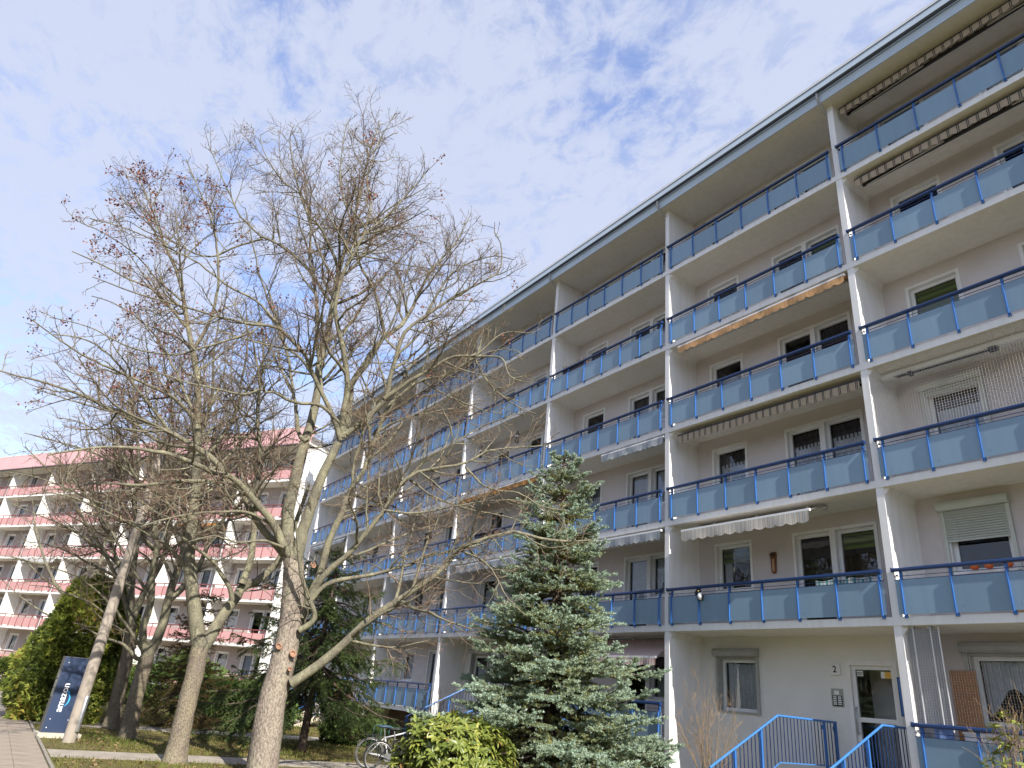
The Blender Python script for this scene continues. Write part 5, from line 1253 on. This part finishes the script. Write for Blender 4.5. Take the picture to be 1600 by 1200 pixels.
maple = bare_tree('maple_tree', 'large bare maple in front with pruning scars, forking low, its bough reaching the blue spruce', TREES['main'], 11,
                  (M['bark'], M['limb_bark']), 1.3, leaves=900, leaf_box=lambda w: w[:, 2] > 9.0, flare=.06)
t2 = bare_tree('bare_tree', 'bare tree with smooth grey trunk forking in a V, just left of the big maple', TREES['t2'], 22,
               (M['old_bark'], M['limb_bark']), 1.2, leaves=2600, leaf_box=lambda w: (w[:, 1] < -12.2) & (w[:, 2] > 7))
t3 = bare_tree('bare_tree', 'bare multi-stemmed tree right of the thuja, third trunk from the big maple', TREES['t3'], 33,
               (M['old_bark'], M['limb_bark']), 1.3)
t4 = bare_tree('bare_tree', 'leaning bare tree close behind the thuja, darkest trunk of the row', TREES['t4'], 44, (M['old_bark'], M['limb_bark']), 1.25)
# a slim tree at the left edge by the pink block
t5 = bare_tree('bare_tree', 'slim bare tree at the left edge of the picture beside the pink block',
               [([[-27.6, -13.0, -.1], [-27.6, -12.7, 1.3], [-27.5, -12.3, 2.8], [-27.4, -12.0, 3.8]], .2, .15),
                ([[-27.4, -12.0, 3.7], [-27.3, -11.6, 5.5], [-27.5, -11.8, 7.5], [-27.4, -11.4, 9.6]], .12, .012),
                ([[-27.4, -12.05, 3.6], [-27.9, -13.2, 4.8], [-28.3, -14.2, 6.3], [-28.4, -14.9, 8.0]], .1, .012),
                ([[-27.4, -12.0, 3.8], [-27.0, -10.8, 4.9], [-26.7, -9.9, 6.2], [-26.3, -9.3, 7.9]], .1, .012),
                ([[-27.45, -12.1, 2.9], [-27.6, -13.5, 3.5], [-27.5, -14.8, 4.3]], .05, .012)], 55, (M['old_bark'], M['limb_bark']), .8)

# pruning scars on the maple
def scar(p, d, r):
    p = Vector(p); d = Vector(d).normalized()
    mb = MB(); u = d.orthogonal().normalized(); v = d.cross(u)
    rings = []
    for rr, h in ((r * 1.0, -.03), (r * 1.08, .012), (r * .9, .026), (r * .66, .022), (r * .60, .004)):
        rings.append([p + u * rr * math.cos(2 * math.pi * k / 14) + v * rr * 1.25 * math.sin(2 * math.pi * k / 14) + d * h for k in range(14)])
    mb.loft(rings)
    return mb.obj('pruning_scar', M['cut_wood'], maple)
view = Vector((7.42 + 7.75, -14.11 + 9.16, 0)).normalized()
side = Vector((.31, .951, 0))
for z, s, dep, r in ((2.35, -.20, .24, .055), (2.24, .10, .29, .06), (4.03, .13, .20, .055), (1.95, .10, .30, .035)):
    c = side * s + view * dep
    scar((c.x, c.y, z), view * .9 + side * (s * 1.2) + Vector((0, 0, -.05)), r)

# ---------------------------------------------------------------- conifers
def needles(g, P, D, n, length, width, droop, tint):
    """n needle blades around every point P with shoot direction D"""
    N = len(P)
    p = np.repeat(P, n, 0); d = np.repeat(D, n, 0)
    rnd = g.normal(size=p.shape)
    s = norm(rnd - d * (rnd * d).sum(-1, keepdims=True))
    nd = norm(d * .75 + s * .8 + np.array([0, 0, droop]))
    L = length * (.7 + .6 * g.random((len(p), 1)))
    w = norm(np.cross(nd, g.normal(size=p.shape))) * width * .5
    p = p + g.normal(size=p.shape) * length * .12
    V = np.stack([p - w, p + w, p + nd * L + w * .25, p + nd * L - w * .25], 1).reshape(-1, 3)
    T = np.repeat(np.clip(np.repeat(tint, n) + g.normal(size=len(p)) * .09, 0, 1), 4)
    return V, T

def conifer(name, label, base, Ht, Rad, seed, mat_n, trunk_r, zmin, nb, prof, dens, nl, nw, droop, tip_up, cat='tree', lean=(0, 0), hang=0.0, whorl=.42, flat=.10):
    g = np.random.default_rng(seed)
    root = setp(empty(name, (base[0], base[1], 0)), label, cat)
    zt = np.linspace(0, 1, 14)
    TP = np.stack([lean[0] * zt, lean[1] * zt, -.1 + (Ht + .0) * zt], 1)
    V, F = tubes(TP[None], (trunk_r * (1 - zt * .93))[None], 12)
    add('trunk', np_mesh('trunk', V, F, M['spruce_bark'], smooth=True), root)
    # whorled branches
    nw_ = max(6, int((Ht - zmin) / whorl))
    z = zmin + (Ht - zmin) * np.clip((np.arange(nb) % nw_ + g.normal(size=nb) * .17 + .2) / nw_, 0, .985)
    zr = (z - zmin) / (Ht - zmin)
    az = np.arange(nb) * 2.39996 + g.normal(size=nb) * .5
    L = Rad * prof(zr) * (.62 + .55 * g.random(nb))
    K = 9
    rad = norm(np.stack([np.cos(az), np.sin(az), np.zeros(nb)], 1))
    P = np.empty((nb, K, 3))
    tk = np.linspace(0, 1, K)
    start = np.stack([lean[0] * z / Ht, lean[1] * z / Ht, z], 1)
    lift = (.35 - .62 * (1 - zr)) + g.normal(size=nb) * .08          # upper branches rise, lower ones sag
    for k in range(K):
        t = tk[k]
        P[:, k] = start + rad * (L * t)[:, None]
        P[:, k, 2] += L * (lift * t - droop * np.sin(t * np.pi * .5) * .5 + tip_up * t ** 2.5)
    P[:, 1:] += np.cumsum(g.normal(size=(nb, K - 1, 3)) * .02, 1) * L[:, None, None]
    RR = np.maximum(.004, (.010 + .011 * L)[:, None] * (1 - tk * .85))
    V, F = tubes(P, RR, 5)
    setp(add('branches', np_mesh('branches', V, F, M['spruce_bark']), root), kind='stuff')
    # side shoots in the plane of each branch
    sp = .105 / dens
    cnt = np.maximum(3, (L / sp).astype(int))
    par = np.repeat(np.arange(nb), cnt)
    t = .12 + .88 * g.random(len(par)) ** .8
    f = t * (K - 1); i0 = np.clip(f.astype(int), 0, K - 2); w = (f - i0)[:, None]
    p0 = P[par, i0] * (1 - w) + P[par, i0 + 1] * w
    tan = norm(P[par, i0 + 1] - P[par, i0])
    hor = norm(np.cross(tan, np.array([0, 0, 1.0])))
    sgn = np.where(g.random(len(par)) < .5, -1, 1)[:, None]
    d = norm(tan * (.75 + .3 * g.random((len(par), 1))) + hor * sgn * (.75 + .3 * g.random((len(par), 1))) + np.array([0, 0, 1.]) * (g.normal(size=(len(par), 1)) * flat - hang))
    l = np.clip((1.08 - t) * L[par] * .55, .10, .85) * (.6 + .6 * g.random(len(par)))
    K2 = 5
    S = np.empty((len(par), K2, 3)); S[:, 0] = p0; dd = d.copy()
    for k in range(1, K2):
        dd = norm(dd + g.normal(size=dd.shape) * .08 + np.array([0, 0, -hang * .5 + tip_up * .10]))
        S[:, k] = S[:, k - 1] + dd * (l / (K2 - 1))[:, None]
    # branch tips are shoots too
    S = np.vstack([S, P[:, [-5, -4, -3, -2, -1]]]); l = np.r_[l, L * .5]
    tb = np.r_[t, np.full(nb, .95)]
    # short third-order shoots
    cnt3 = np.maximum(1, (l / .10).astype(int)); p3 = np.repeat(np.arange(len(S)), cnt3)
    t3 = .1 + .85 * g.random(len(p3)); f = t3 * (K2 - 1); i0 = np.clip(f.astype(int), 0, K2 - 2); w = (f - i0)[:, None]
    q0 = S[p3, i0] * (1 - w) + S[p3, i0 + 1] * w
    tn = norm(S[p3, i0 + 1] - S[p3, i0]); hr = norm(np.cross(tn, np.array([0, 0, 1.0])))
    sg = np.where(g.random(len(p3)) < .5, -1, 1)[:, None]
    d3 = norm(tn * .9 + hr * sg * .75 + np.array([0, 0, 1.]) * (g.normal(size=(len(p3), 1)) * flat * 1.5 - hang * .6))
    l3 = np.clip(l[p3] * .4, .05, .16)
    # needle points
    def along(A, B, L_, step):
        c = np.maximum(2, (L_ / step).astype(int)); pr = np.repeat(np.arange(len(A)), c)
        tt = g.random(len(pr))[:, None]
        return A[pr] * (1 - tt) + B[pr] * tt, norm(B - A)[pr], pr, tt[:, 0]
    step = .020 / dens
    A = S[:, :-1].reshape(-1, 3); B = S[:, 1:].reshape(-1, 3); LL = np.repeat(l / (K2 - 1), K2 - 1)
    pp, ddr, pr, _ = along(A, B, LL, step)
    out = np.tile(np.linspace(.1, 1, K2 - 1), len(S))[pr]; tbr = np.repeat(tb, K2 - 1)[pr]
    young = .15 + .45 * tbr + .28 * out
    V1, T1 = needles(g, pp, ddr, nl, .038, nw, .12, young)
    pp, ddr, pr, tt = along(q0, q0 + d3 * l3[:, None], l3, step)
    young = .22 + .42 * tb[p3][pr] + .30 * tt
    V2, T2 = needles(g, pp, ddr, nl, .036, nw, .12, young)
    V = np.vstack([V1, V2]); T = np.r_[T1, T2]
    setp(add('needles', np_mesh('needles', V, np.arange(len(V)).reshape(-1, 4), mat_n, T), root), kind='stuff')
    return root, len(V) // 4

def conprof(z): return np.clip((1 - z) ** .58 * (.80 + .25 * np.exp(-((z - .15) / .2) ** 2)), .05, 1.2)
blue_spruce, nn1 = conifer('blue_spruce', 'tall blue spruce with pale blue-green tips in front of the white balconies', (-6.15, -3.55), 7.95, 2.85, 5, M['blue_needles'],
                      .14, .3, 380, conprof, 1.1, 5, .014, .30, .16, whorl=.47)
dark_spruce, nn2 = conifer('dark_spruce', 'dark green spruce with hanging twigs behind the big maple trunk', (-13.6, -6.3), 5.7, 2.9, 9, M['dark_needles'],
                      .13, 1.75, 140, lambda z: np.clip((1 - z) ** .6, .05, 1), .95, 4, .012, .42, .10, hang=.35)
dying, nn3 = conifer('conifer', 'thin brownish half-dead conifer between the bare trunks', (-19.2, -8.6), 4.4, 1.7, 13, M['brown_bush'],
                .06, .2, 150, lambda z: np.clip((1 - z) ** .5, .05, 1), .7, 4, .013, .40, .12, hang=.3)

# ---------------------------------------------------------------- shrubs
def sprays(g, C, D, n, L, W, tint):
    """flat scale sprays: n blades fanned at every centre C around direction D"""
    N = len(C)
    p = np.repeat(C, n, 0); d0 = np.repeat(D, n, 0)
    nrm = np.repeat(norm(np.cross(D, g.normal(size=D.shape))), n, 0)
    fan = np.cross(nrm, d0)
    a = (np.tile(np.linspace(-1, 1, n), N) * .95 + g.normal(size=N * n) * .15)[:, None]
    d = norm(d0 * np.cos(a) + fan * np.sin(a) + g.normal(size=p.shape) * .12)
    l = L * (.6 + .7 * g.random((N * n, 1)))
    w = np.cross(nrm, d) * W
    V = np.stack([p, p + d * l * .5 + w, p + d * l, p + d * l * .5 - w], 1).reshape(-1, 3)
    T = np.repeat(np.clip(np.repeat(tint, n) + g.normal(size=N * n) * .08, 0, 1), 4)
    return V, T

def lumpy(g, d, k=5, amp=.22):
    o = np.zeros(len(d))
    for i in range(k):
        a = g.normal(size=3) * (2.2 + i * 1.3); o += np.sin(d @ a + g.random() * 6) * amp / (1 + i * .5)
    return 1 + o

def bush(name, label, base, rx, ry, rz, zc, seed, mat_n, n, blades, L, W, core=True, cat='shrub', up=.6, lump=.13, stems=6, top_taper=0.0, group=None):
    g = np.random.default_rng(seed)
    root = setp(empty(name, (base[0], base[1], 0)), label, cat, group)
    d = norm(g.normal(size=(n, 3))); 
    r = lumpy(g, d, 6, lump) * (.50 + .52 * g.random(n) ** .45)
    C = d * r[:, None] * np.array([rx, ry, rz])
    if top_taper:
        f = 1 - top_taper * np.clip(C[:, 2] / rz, 0, 1) ** 1.3
        C[:, :2] *= f[:, None]
    C[:, 2] += zc
    keep = C[:, 2] > .03
    C, d, r = C[keep], d[keep], r[keep]
    D = norm(d + np.array([0, 0, up]) + g.normal(size=d.shape) * .35)
    cl = np.sin(C @ np.array([2.1, 1.7, 2.6]) * 1.4) * .5 + np.sin(C @ np.array([-3.3, 2.9, 1.9])) * .5
    T = np.clip(.42 + .26 * cl + .45 * (r - .85) + g.normal(size=len(C)) * .16, 0, 1)
    V, T = sprays(g, C, D, blades, L, W, T)
    setp(add('foliage', np_mesh('foliage', V, np.arange(len(V)).reshape(-1, 4), mat_n, T), root), kind='stuff')
    P = np.empty((stems * 5, 6, 3)); k = stems * 5
    az = g.random(k) * 6.283; el = .15 + .85 * g.random(k)
    e = np.stack([np.cos(az) * rx * .75 * el, np.sin(az) * ry * .75 * el, zc + rz * .75 * (1 - el ** 2) * (.4 + .6 * g.random(k))], 1)
    b = np.stack([np.cos(az) * .12, np.sin(az) * .12, np.full(k, -.05)], 1)
    for i, t in enumerate(np.linspace(0, 1, 6)): P[:, i] = b * (1 - t) + e * t + np.array([0, 0, .25]) * math.sin(t * math.pi) + g.normal(size=(k, 3)) * .03
    V, F = tubes(P, np.full((k, 6), .016) * np.linspace(1.3, .4, 6), 5)
    setp(add('stems', np_mesh('stems', V, F, M['spruce_bark']), root), kind='stuff')
    return root
bush('thuja', 'broad light green thuja behind the navy sign', (-18.4, -12.1), 1.2, 1.25, 2.35, 2.15, 3, M['thuja'], 17000, 6, .13, .018, lump=.2, up=.6, top_taper=.08, cat='conifer')
bush('juniper', 'low spreading juniper on the lawn left of the dark trunk', (-21.6, -5.9), 1.7, 2.0, .85, .65, 6, M['juniper'], 5200, 6, .15, .016, up=.5)
bush('low_shrub', 'low dark green shrub beside the bicycle rack', (-16.5, -3.6), .9, 1.0, .48, .35, 8, M['juniper'], 2200, 6, .12, .014, up=.4)

bush('hedge_shrub', 'dense dark evergreen shrub in front of the pink block, seen between the bare trunks', (-31.5, -6.6), 1.6, 2.0, 1.3, .9, 21, M['juniper'], 4200, 6, .17, .022, up=.5, lump=.18)
bush('hedge_shrub', 'brownish shrub in front of the pink block, seen left of the forked trunk', (-33.0, -10.2), 1.5, 2.0, 1.5, 1.0, 22, M['brown_bush'], 4200, 6, .17, .02, up=.5, lump=.2)
bush('hedge_shrub', 'small green shrub by the pink block at the left edge, behind the slim tree', (-36.5, -13.0), 1.3, 1.6, .9, .6, 23, M['thuja'], 2600, 6, .17, .022, up=.5, lump=.2)

def leaf_rosettes(g, C, D, n, L, W, mat_n, name, root, droop=.5):
    """whorls of folded elliptic leaves"""
    N = len(C); p = np.repeat(C, n, 0); d0 = np.repeat(norm(D), n, 0)
    ref = norm(np.cross(d0, np.array([.31, .77, .55]))); r2 = np.cross(d0, ref)
    a = (np.tile(np.arange(n) * 2 * np.pi / n, N) + np.repeat(g.random(N) * 6.28, n))[:, None]
    out = ref * np.cos(a) + r2 * np.sin(a)
    tilt = (g.normal(size=(N * n, 1)) * .35 + .25)
    d = norm(out + d0 * tilt + np.array([0, 0, -droop]) * g.random((N * n, 1)))
    l = L * (.65 + .6 * g.random((N * n, 1))); side = norm(np.cross(d, d0 + g.normal(size=d.shape) * .2))
    nrm = np.cross(side, d); w = W * (.8 + .4 * g.random((N * n, 1)))
    q = [p, p + d * l * .35 + side * w + nrm * w * .35, p + d * l * .75 + side * w * .75 - nrm * l * .03 + nrm * w * .3,
         p + d * l - nrm * l * .10, p + d * l * .75 - side * w * .75 - nrm * l * .03 + nrm * w * .3, p + d * l * .35 - side * w + nrm * w * .35, p + d * l * .5]
    V = np.stack(q, 1).reshape(-1, 3)
    F = []
    b = np.arange(N * n)[:, None] * 7
    F = np.concatenate([np.hstack([b, b + 1, b + 6, b + 6])[:, [0, 1, 2]], np.hstack([b + 1, b + 2, b + 6]), np.hstack([b + 2, b + 3, b + 6]),
                        np.hstack([b + 3, b + 4, b + 6]), np.hstack([b + 4, b + 5, b + 6]), np.hstack([b + 5, b, b + 6])], 0)
    T = np.repeat(np.clip(np.repeat(g.random(N) * .5 + .2, n) + g.normal(size=N * n) * .18, 0, 1), 7)
    me = np_mesh(name, V, F, mat_n, T)
    return setp(add(name, me, root), kind='stuff')

def rhododendron(base, rx, ry, rz, zc, n, seed, label, L=.13, W=.024, dmin=.72, per=8):
    g = np.random.default_rng(seed)
    root = setp(empty('rhododendron', (base[0], base[1], 0)), label, 'shrub')
    d = norm(g.normal(size=(n * 2, 3))); d = d[d[:, 2] > -.35][:n]
    r = lumpy(g, d, 5, .10) * (dmin + (1 - dmin) * g.random(len(d)) ** .6)
    C = d * r[:, None] * np.array([rx, ry, rz]); C[:, 2] += zc
    k = C[:, 2] > .08; C, d = C[k], d[k]
    D = norm(d * .8 + np.array([0, 0, .7]) + g.normal(size=d.shape) * .25)
    leaf_rosettes(g, C, D, per, L, W, M['rhodo'], 'leaves', root)
    K = 6; b = np.stack([g.normal(size=len(C)) * .12 * rx, g.normal(size=len(C)) * .12 * ry, np.zeros(len(C))], 1)
    P = np.stack([b * (1 - t) + C * t + np.array([0, 0, .12]) * math.sin(t * math.pi) + g.normal(size=C.shape) * .02 * (t < 1) for t in np.linspace(0, 1, K)], 1)
    V, F = tubes(P, np.tile(np.linspace(.011, .004, K), (len(C), 1)), 4)
    setp(add('stems', np_mesh('stems', V, F, M['spruce_bark']), root), kind='stuff')
    return root
rhododendron((-5.15, -6.45), .92, 1.08, .86, .62, 540, 15, 'dense yellow-green rhododendron between the bicycles and the blue spruce', .165, .031)
rhododendron((2.75, -2.35), .62, .75, 1.0, 1.15, 120, 16, 'loose rhododendron with reddish tips at the lower right corner, in front of the netted balcony', .12, .022, .35, 7)

def twig_shrub(label, base, n, h, spread, seed, material, name='bare_shrub', r=.008):
    g = np.random.default_rng(seed)
    root = setp(empty(name, (base[0], base[1], 0)), label, 'shrub')
    K = 9
    az = g.random(n) * 6.283; sp = spread * (.2 + .8 * g.random(n))
    P = np.empty((n, K, 3)); hh = h * (.55 + .5 * g.random(n))
    for i, t in enumerate(np.linspace(0, 1, K)):
        P[:, i] = np.stack([np.cos(az) * (.05 + sp * t ** 1.2), np.sin(az) * (.05 + sp * t ** 1.2), hh * t ** .85], 1)
    P[:, 1:] += np.cumsum(g.normal(size=(n, K - 1, 3)) * .014, 1)
    RR = np.tile(np.linspace(1.3, .35, K) * r, (n, 1)); LN = hh
    c1, r1, l1 = children(g, P, RR, LN, .16, .25, lambda L, t: .32 * L, .55, .35, 6, .12, .6, rmin=.0032)
    c2, r2, l2 = children(g, c1, r1, l1, .12, .2, lambda L, t: .45 * L, .6, .3, 4, .15, .6, rmin=.0026)
    parts = [tubes(P, RR, 5), tubes(c1, r1, 4), tubes(c2, r2, 3)]
    V = []; F = []; o = 0
    for v, f in parts: V.append(v); F.append(f + o); o += len(v)
    setp(add('stems', np_mesh('stems', np.vstack(V), np.vstack(F), material), root), kind='stuff')
    return root
M['straw_twig'] = mat('straw_coloured_twig', (0.30, 0.21, 0.12), 0.85, 0.3, 5, spec=.1)
M['rust_twig'] = mat('rust_red_twig', (0.27, 0.11, 0.06), 0.85, 0.3, 5, spec=.1)
twig_shrub('bare straw-coloured shrub below the ground floor window beside the door steps', (-4.1, -.55), 15, 2.2, .75, 61, M['straw_twig'])
twig_shrub('rust-red leafless shrub in the dark recess beside the far steps', (-24.6, -.9), 55, 1.75, .75, 62, M['rust_twig'], r=.006)
twig_shrub('dark leafless shrub behind the bicycles', (-13.2, -2.6), 26, 1.7, .6, 63, M['twig'])
twig_shrub('small dark tuft of stems on the sunny lawn behind the maple trunk', (-18.4, -4.6), 14, .7, .4, 64, M['twig'], r=.006)
twig_shrub('leafless whitish shrub mixed into the rhododendron at the lower right corner', (2.5, -2.2), 9, 2.0, .45, 65, M['straw_twig'], r=.006)

# ---------------------------------------------------------------- grass, leaf litter
g = np.random.default_rng(77)
def lawn_points(n, x0, x1, y0, y1):
    p = np.stack([x0 + (x1 - x0) * g.random(n), y0 + (y1 - y0) * g.random(n)], 1)
    ok = ~((p[:, 0] > -11.1) & (p[:, 0] < -9.7)) & ~((p[:, 0] > -18.95) & (p[:, 0] < -17.15))
    patch = np.sin(p[:, 0] * 1.3 + 2 * np.sin(p[:, 1] * .9)) + np.sin(p[:, 1] * 1.7 - p[:, 0] * .6)
    ok &= (patch + g.normal(size=n) * .8) > -.75
    return p[ok], patch[ok]
P1, q1 = lawn_points(52000, -26, -6.5, -12.6, -1.7)
n = len(P1); a = g.random(n) * 6.283; hgt = (.035 + .06 * g.random(n))[:, None]
w = np.stack([np.cos(a), np.sin(a), np.zeros(n)], 1) * (.006 + .006 * g.random((n, 1)))
b = np.c_[P1, np.zeros(n)]
t = b + np.c_[g.normal(size=(n, 2)) * .03, np.zeros(n)] + np.array([0, 0, 1.0]) * hgt
V = np.stack([b - w, b + w, t], 1).reshape(-1, 3)
T = np.repeat(np.clip(.42 + .20 * q1 + g.normal(size=n) * .15, 0, 1), 3)
setp(add('grass', np_mesh('grass', V, np.arange(len(V)).reshape(-1, 3), M['grass'], T)), 'short patchy lawn grass between the paths, green and straw brown', 'grass', kind='stuff')
P2, _ = lawn_points(9000, -24, -6.5, -12.6, -2.2)
n = len(P2); c = np.c_[P2, .012 + .02 * g.random(n)]
u = norm(g.normal(size=(n, 3)) * np.array([1, 1, .35])); v = norm(np.cross(u, g.normal(size=(n, 3)) * .3 + np.array([0, 0, 1])))
s = (.02 + .03 * g.random((n, 1)))
V = np.stack([c - u * s, c + v * s * .6, c + u * s, c - v * s * .6], 1).reshape(-1, 3)
setp(add('leaf_litter', np_mesh('leaf_litter', V, np.arange(len(V)).reshape(-1, 4), M['litter'], np.repeat(g.random(n), 4))), 'scattered brown fallen leaves on the lawn', 'leaf litter', kind='stuff')

# the wood on the far side of the path, behind the camera: it stands in the window reflections
def far_wood():
    g = np.random.default_rng(91)
    n = 17000; x = -75 + 120 * g.random(n)
    top = 7 + 3.5 * np.sin(x * .31) + 2 * np.sin(x * .83 + 1)
    C = np.stack([x, -46 + 4 * g.normal(size=n), top * g.random(n) ** .7], 1)
    V, T = sprays(g, C, norm(g.normal(size=(n, 3)) + np.array([0, 0, .5])), 5, 1.0, .30, .1 + .3 * g.random(n))
    setp(add('far_wood', np_mesh('far_wood', V, np.arange(len(V)).reshape(-1, 4), M['dark_needles'], T)), 'dark wood edge across the path, mirrored in the windows', 'wood', kind='stuff')
far_wood()

# ---------------------------------------------------------------- bicycles and rack
M['bike_rim'] = mat('dull_rim', (0.30, 0.30, 0.30), 0.4, 0.1, 4, metallic=.6)
M['tyre'] = mat('black_tyre', (0.02, 0.02, 0.022), 0.75, 0.2, 8)
M['rim'] = mat('silver_rim', (0.62, 0.62, 0.62), 0.3, 0.05, 4, metallic=.7)
M['white_lacquer'] = mat('silver_white_lacquer', (0.62, 0.63, 0.65), 0.3, 0.05, 4)
M['red_lacquer'] = mat('red_lacquer', (0.35, 0.02, 0.02), 0.3, 0.1, 4)
M['saddle_blue'] = mat('saddle_cover_blue', (0.03, 0.06, 0.12), 0.5, 0.1, 4)
BK1 = (-9.55, -5.55); BK2 = (-8.6, -5.75)
def bicycle(loc, rz, label, frame_m, tyre_m, saddle_m, tilt=0.0):
    root = setp(empty('bicycle', loc, rz), label, 'bicycle', 'bicycles by the steps')
    root.rotation_euler = (tilt, 0, rz)
    wr = .345
    rear, front, bb = (-.53, 0, wr), (.53, 0, wr), (-.09, 0, .29)
    seat, head_t, head_b = (-.25, 0, .80), (.36, 0, .88), (.395, 0, .74)
    fr = MB()
    for a, b, r in ((bb, (-.22, 0, .72), .018), ((-.215, 0, .70), head_t, .018), (bb, head_b, .021), (head_t, head_b, .024)): fr.tube([a, b], r, 8)
    for s in (-.06, .06):
        fr.tube([(bb[0], s * .4, bb[2]), (rear[0], s, rear[2])], .011, 6); fr.tube([(-.22, s * .3, .71), (rear[0], s, rear[2])], .009, 6)
        fr.tube([(.395, s * .8, .735), (.43, s, .62), (front[0], s, front[2])], .012, 6)
    fr.obj('frame', frame_m, root, smooth=True)
    MB().tube([(-.22, 0, .71), (-.26, 0, .90)], .014, 8).obj('seat_post', M['alu'], root)
    MB().loft([[(-.40, .085 * c, .93 + .02 * s) for c, s in ((-1, 0), (0, 1), (1, 0), (0, -1))], [(-.30, .07 * c, .94 + .028 * s) for c, s in ((-1, 0), (0, 1), (1, 0), (0, -1))],
               [(-.16, .028 * c, .94 + .022 * s) for c, s in ((-1, 0), (0, 1), (1, 0), (0, -1))], [(-.10, .02 * c, .93 + .015 * s) for c, s in ((-1, 0), (0, 1), (1, 0), (0, -1))]]).obj('saddle', saddle_m, root, smooth=True)
    h = MB(); h.tube([head_t, (.34, 0, 1.0)], .013, 8)
    h.tube([(.30, -.29, 1.04), (.36, -.18, 1.03), (.36, 0, 1.0), (.36, .18, 1.03), (.30, .29, 1.04)], .012, 8)
    h.obj('handlebar', M['black'], root, smooth=True)
    for c, nm in ((rear, 'wheel'), (front, 'wheel')):
        w = MB().torus(c, wr - .018, .019, (1, 0, 0), (0, 0, 1), 40, 8).obj('wheel', tyre_m, root, smooth=True)
        MB().torus(c, wr - .045, .012, (1, 0, 0), (0, 0, 1), 40, 6).obj('rim', M['bike_rim'], w, smooth=True)
        sp = MB()
        for k in range(24):
            a = 2 * math.pi * k / 24; s = .03 if k % 2 else -.03
            sp.tube([(c[0] + .02 * math.cos(a + .6), s, c[2] + .02 * math.sin(a + .6)), (c[0] + (wr - .05) * math.cos(a), 0, c[2] + (wr - .05) * math.sin(a))], .0016, 4)
        sp.tube([(c[0], -.045, c[2]), (c[0], .045, c[2])], .022, 8)
        sp.obj('spokes', M['bike_rim'], w)
        mg = MB(); n = 14
        for i in range(n):
            a0, a1 = math.radians(15 + 150 * i / n), math.radians(15 + 150 * (i + 1) / n)
            mg.poly([(c[0] + (wr + .015) * math.cos(a0), -.028, c[2] + (wr + .015) * math.sin(a0)), (c[0] + (wr + .015) * math.cos(a1), -.028, c[2] + (wr + .015) * math.sin(a1)),
                     (c[0] + (wr + .015) * math.cos(a1), .028, c[2] + (wr + .015) * math.sin(a1)), (c[0] + (wr + .015) * math.cos(a0), .028, c[2] + (wr + .015) * math.sin(a0))])
        mg.obj('mudguard', M['black'], root)
    cr = MB().lathe([(.095, 0), (.095, .005), (.0, .005)], 20)
    cr.v = [(bb[0] + x, -.055 - z, bb[2] + y) for x, y, z in cr.v]
    cr.tube([(bb[0], -.065, bb[2]), (bb[0] + .12, -.07, bb[2] - .12)], .010, 6).box(bb[0] + .08, bb[0] + .17, -.13, -.07, bb[2] - .13, bb[2] - .11)
    cr.tube([(bb[0], .065, bb[2]), (bb[0] - .12, .07, bb[2] + .12)], .010, 6).box(bb[0] - .17, bb[0] - .08, .07, .13, bb[2] + .11, bb[2] + .13)
    cr.obj('crank', M['alu'], root)
    MB().box(-.72, -.30, -.06, .06, .735, .75).tube([(-.68, -.05, .735), (-.55, -.06, .36)], .006, 5).tube([(-.68, .05, .735), (-.55, .06, .36)], .006, 5).obj('luggage_rack', M['black'], root)
    return root
bicycle((BK1[0], BK1[1], 0.006), R(62), 'silver bicycle with grey tyres and dark blue saddle, left of the pair beside the rhododendron', M['white_lacquer'], mat('grey_tyre', (.09, .088, .085), .8, .15, 8), M['saddle_blue'], R(4))
bicycle((BK2[0], BK2[1], 0.006), R(68), 'dark bicycle with black tyres, half hidden by the rhododendron', M['black'], M['tyre'], M['black'], R(-3))
rk = setp(empty('bicycle_rack', (-13.2, -4.4, 0)), 'dark green tubular bicycle rack behind the silver bicycle', 'bicycle rack')
M['green_metal'] = mat('dark_green_metal', (.03, .09, .07), .5, .1, 5)
for i in range(3):
    MB().tube([(i * .5, 0, -.1), (i * .5, 0, .74), (i * .5, .05, .80), (i * .5, .65, .80), (i * .5, .7, .74), (i * .5, .7, -.1)], .018, 8).obj('hoop', M['green_metal'], rk, smooth=True)
MB().tube([(0, .05, .40), (1.0, .05, .40)], .014, 8).tube([(0, .65, .40), (1.0, .65, .40)], .014, 8).obj('cross_bar', M['green_metal'], rk)

print('needles', nn1, nn2, nn3, sum(len(o.data.polygons) for o in bpy.data.objects if o.type == 'MESH'))
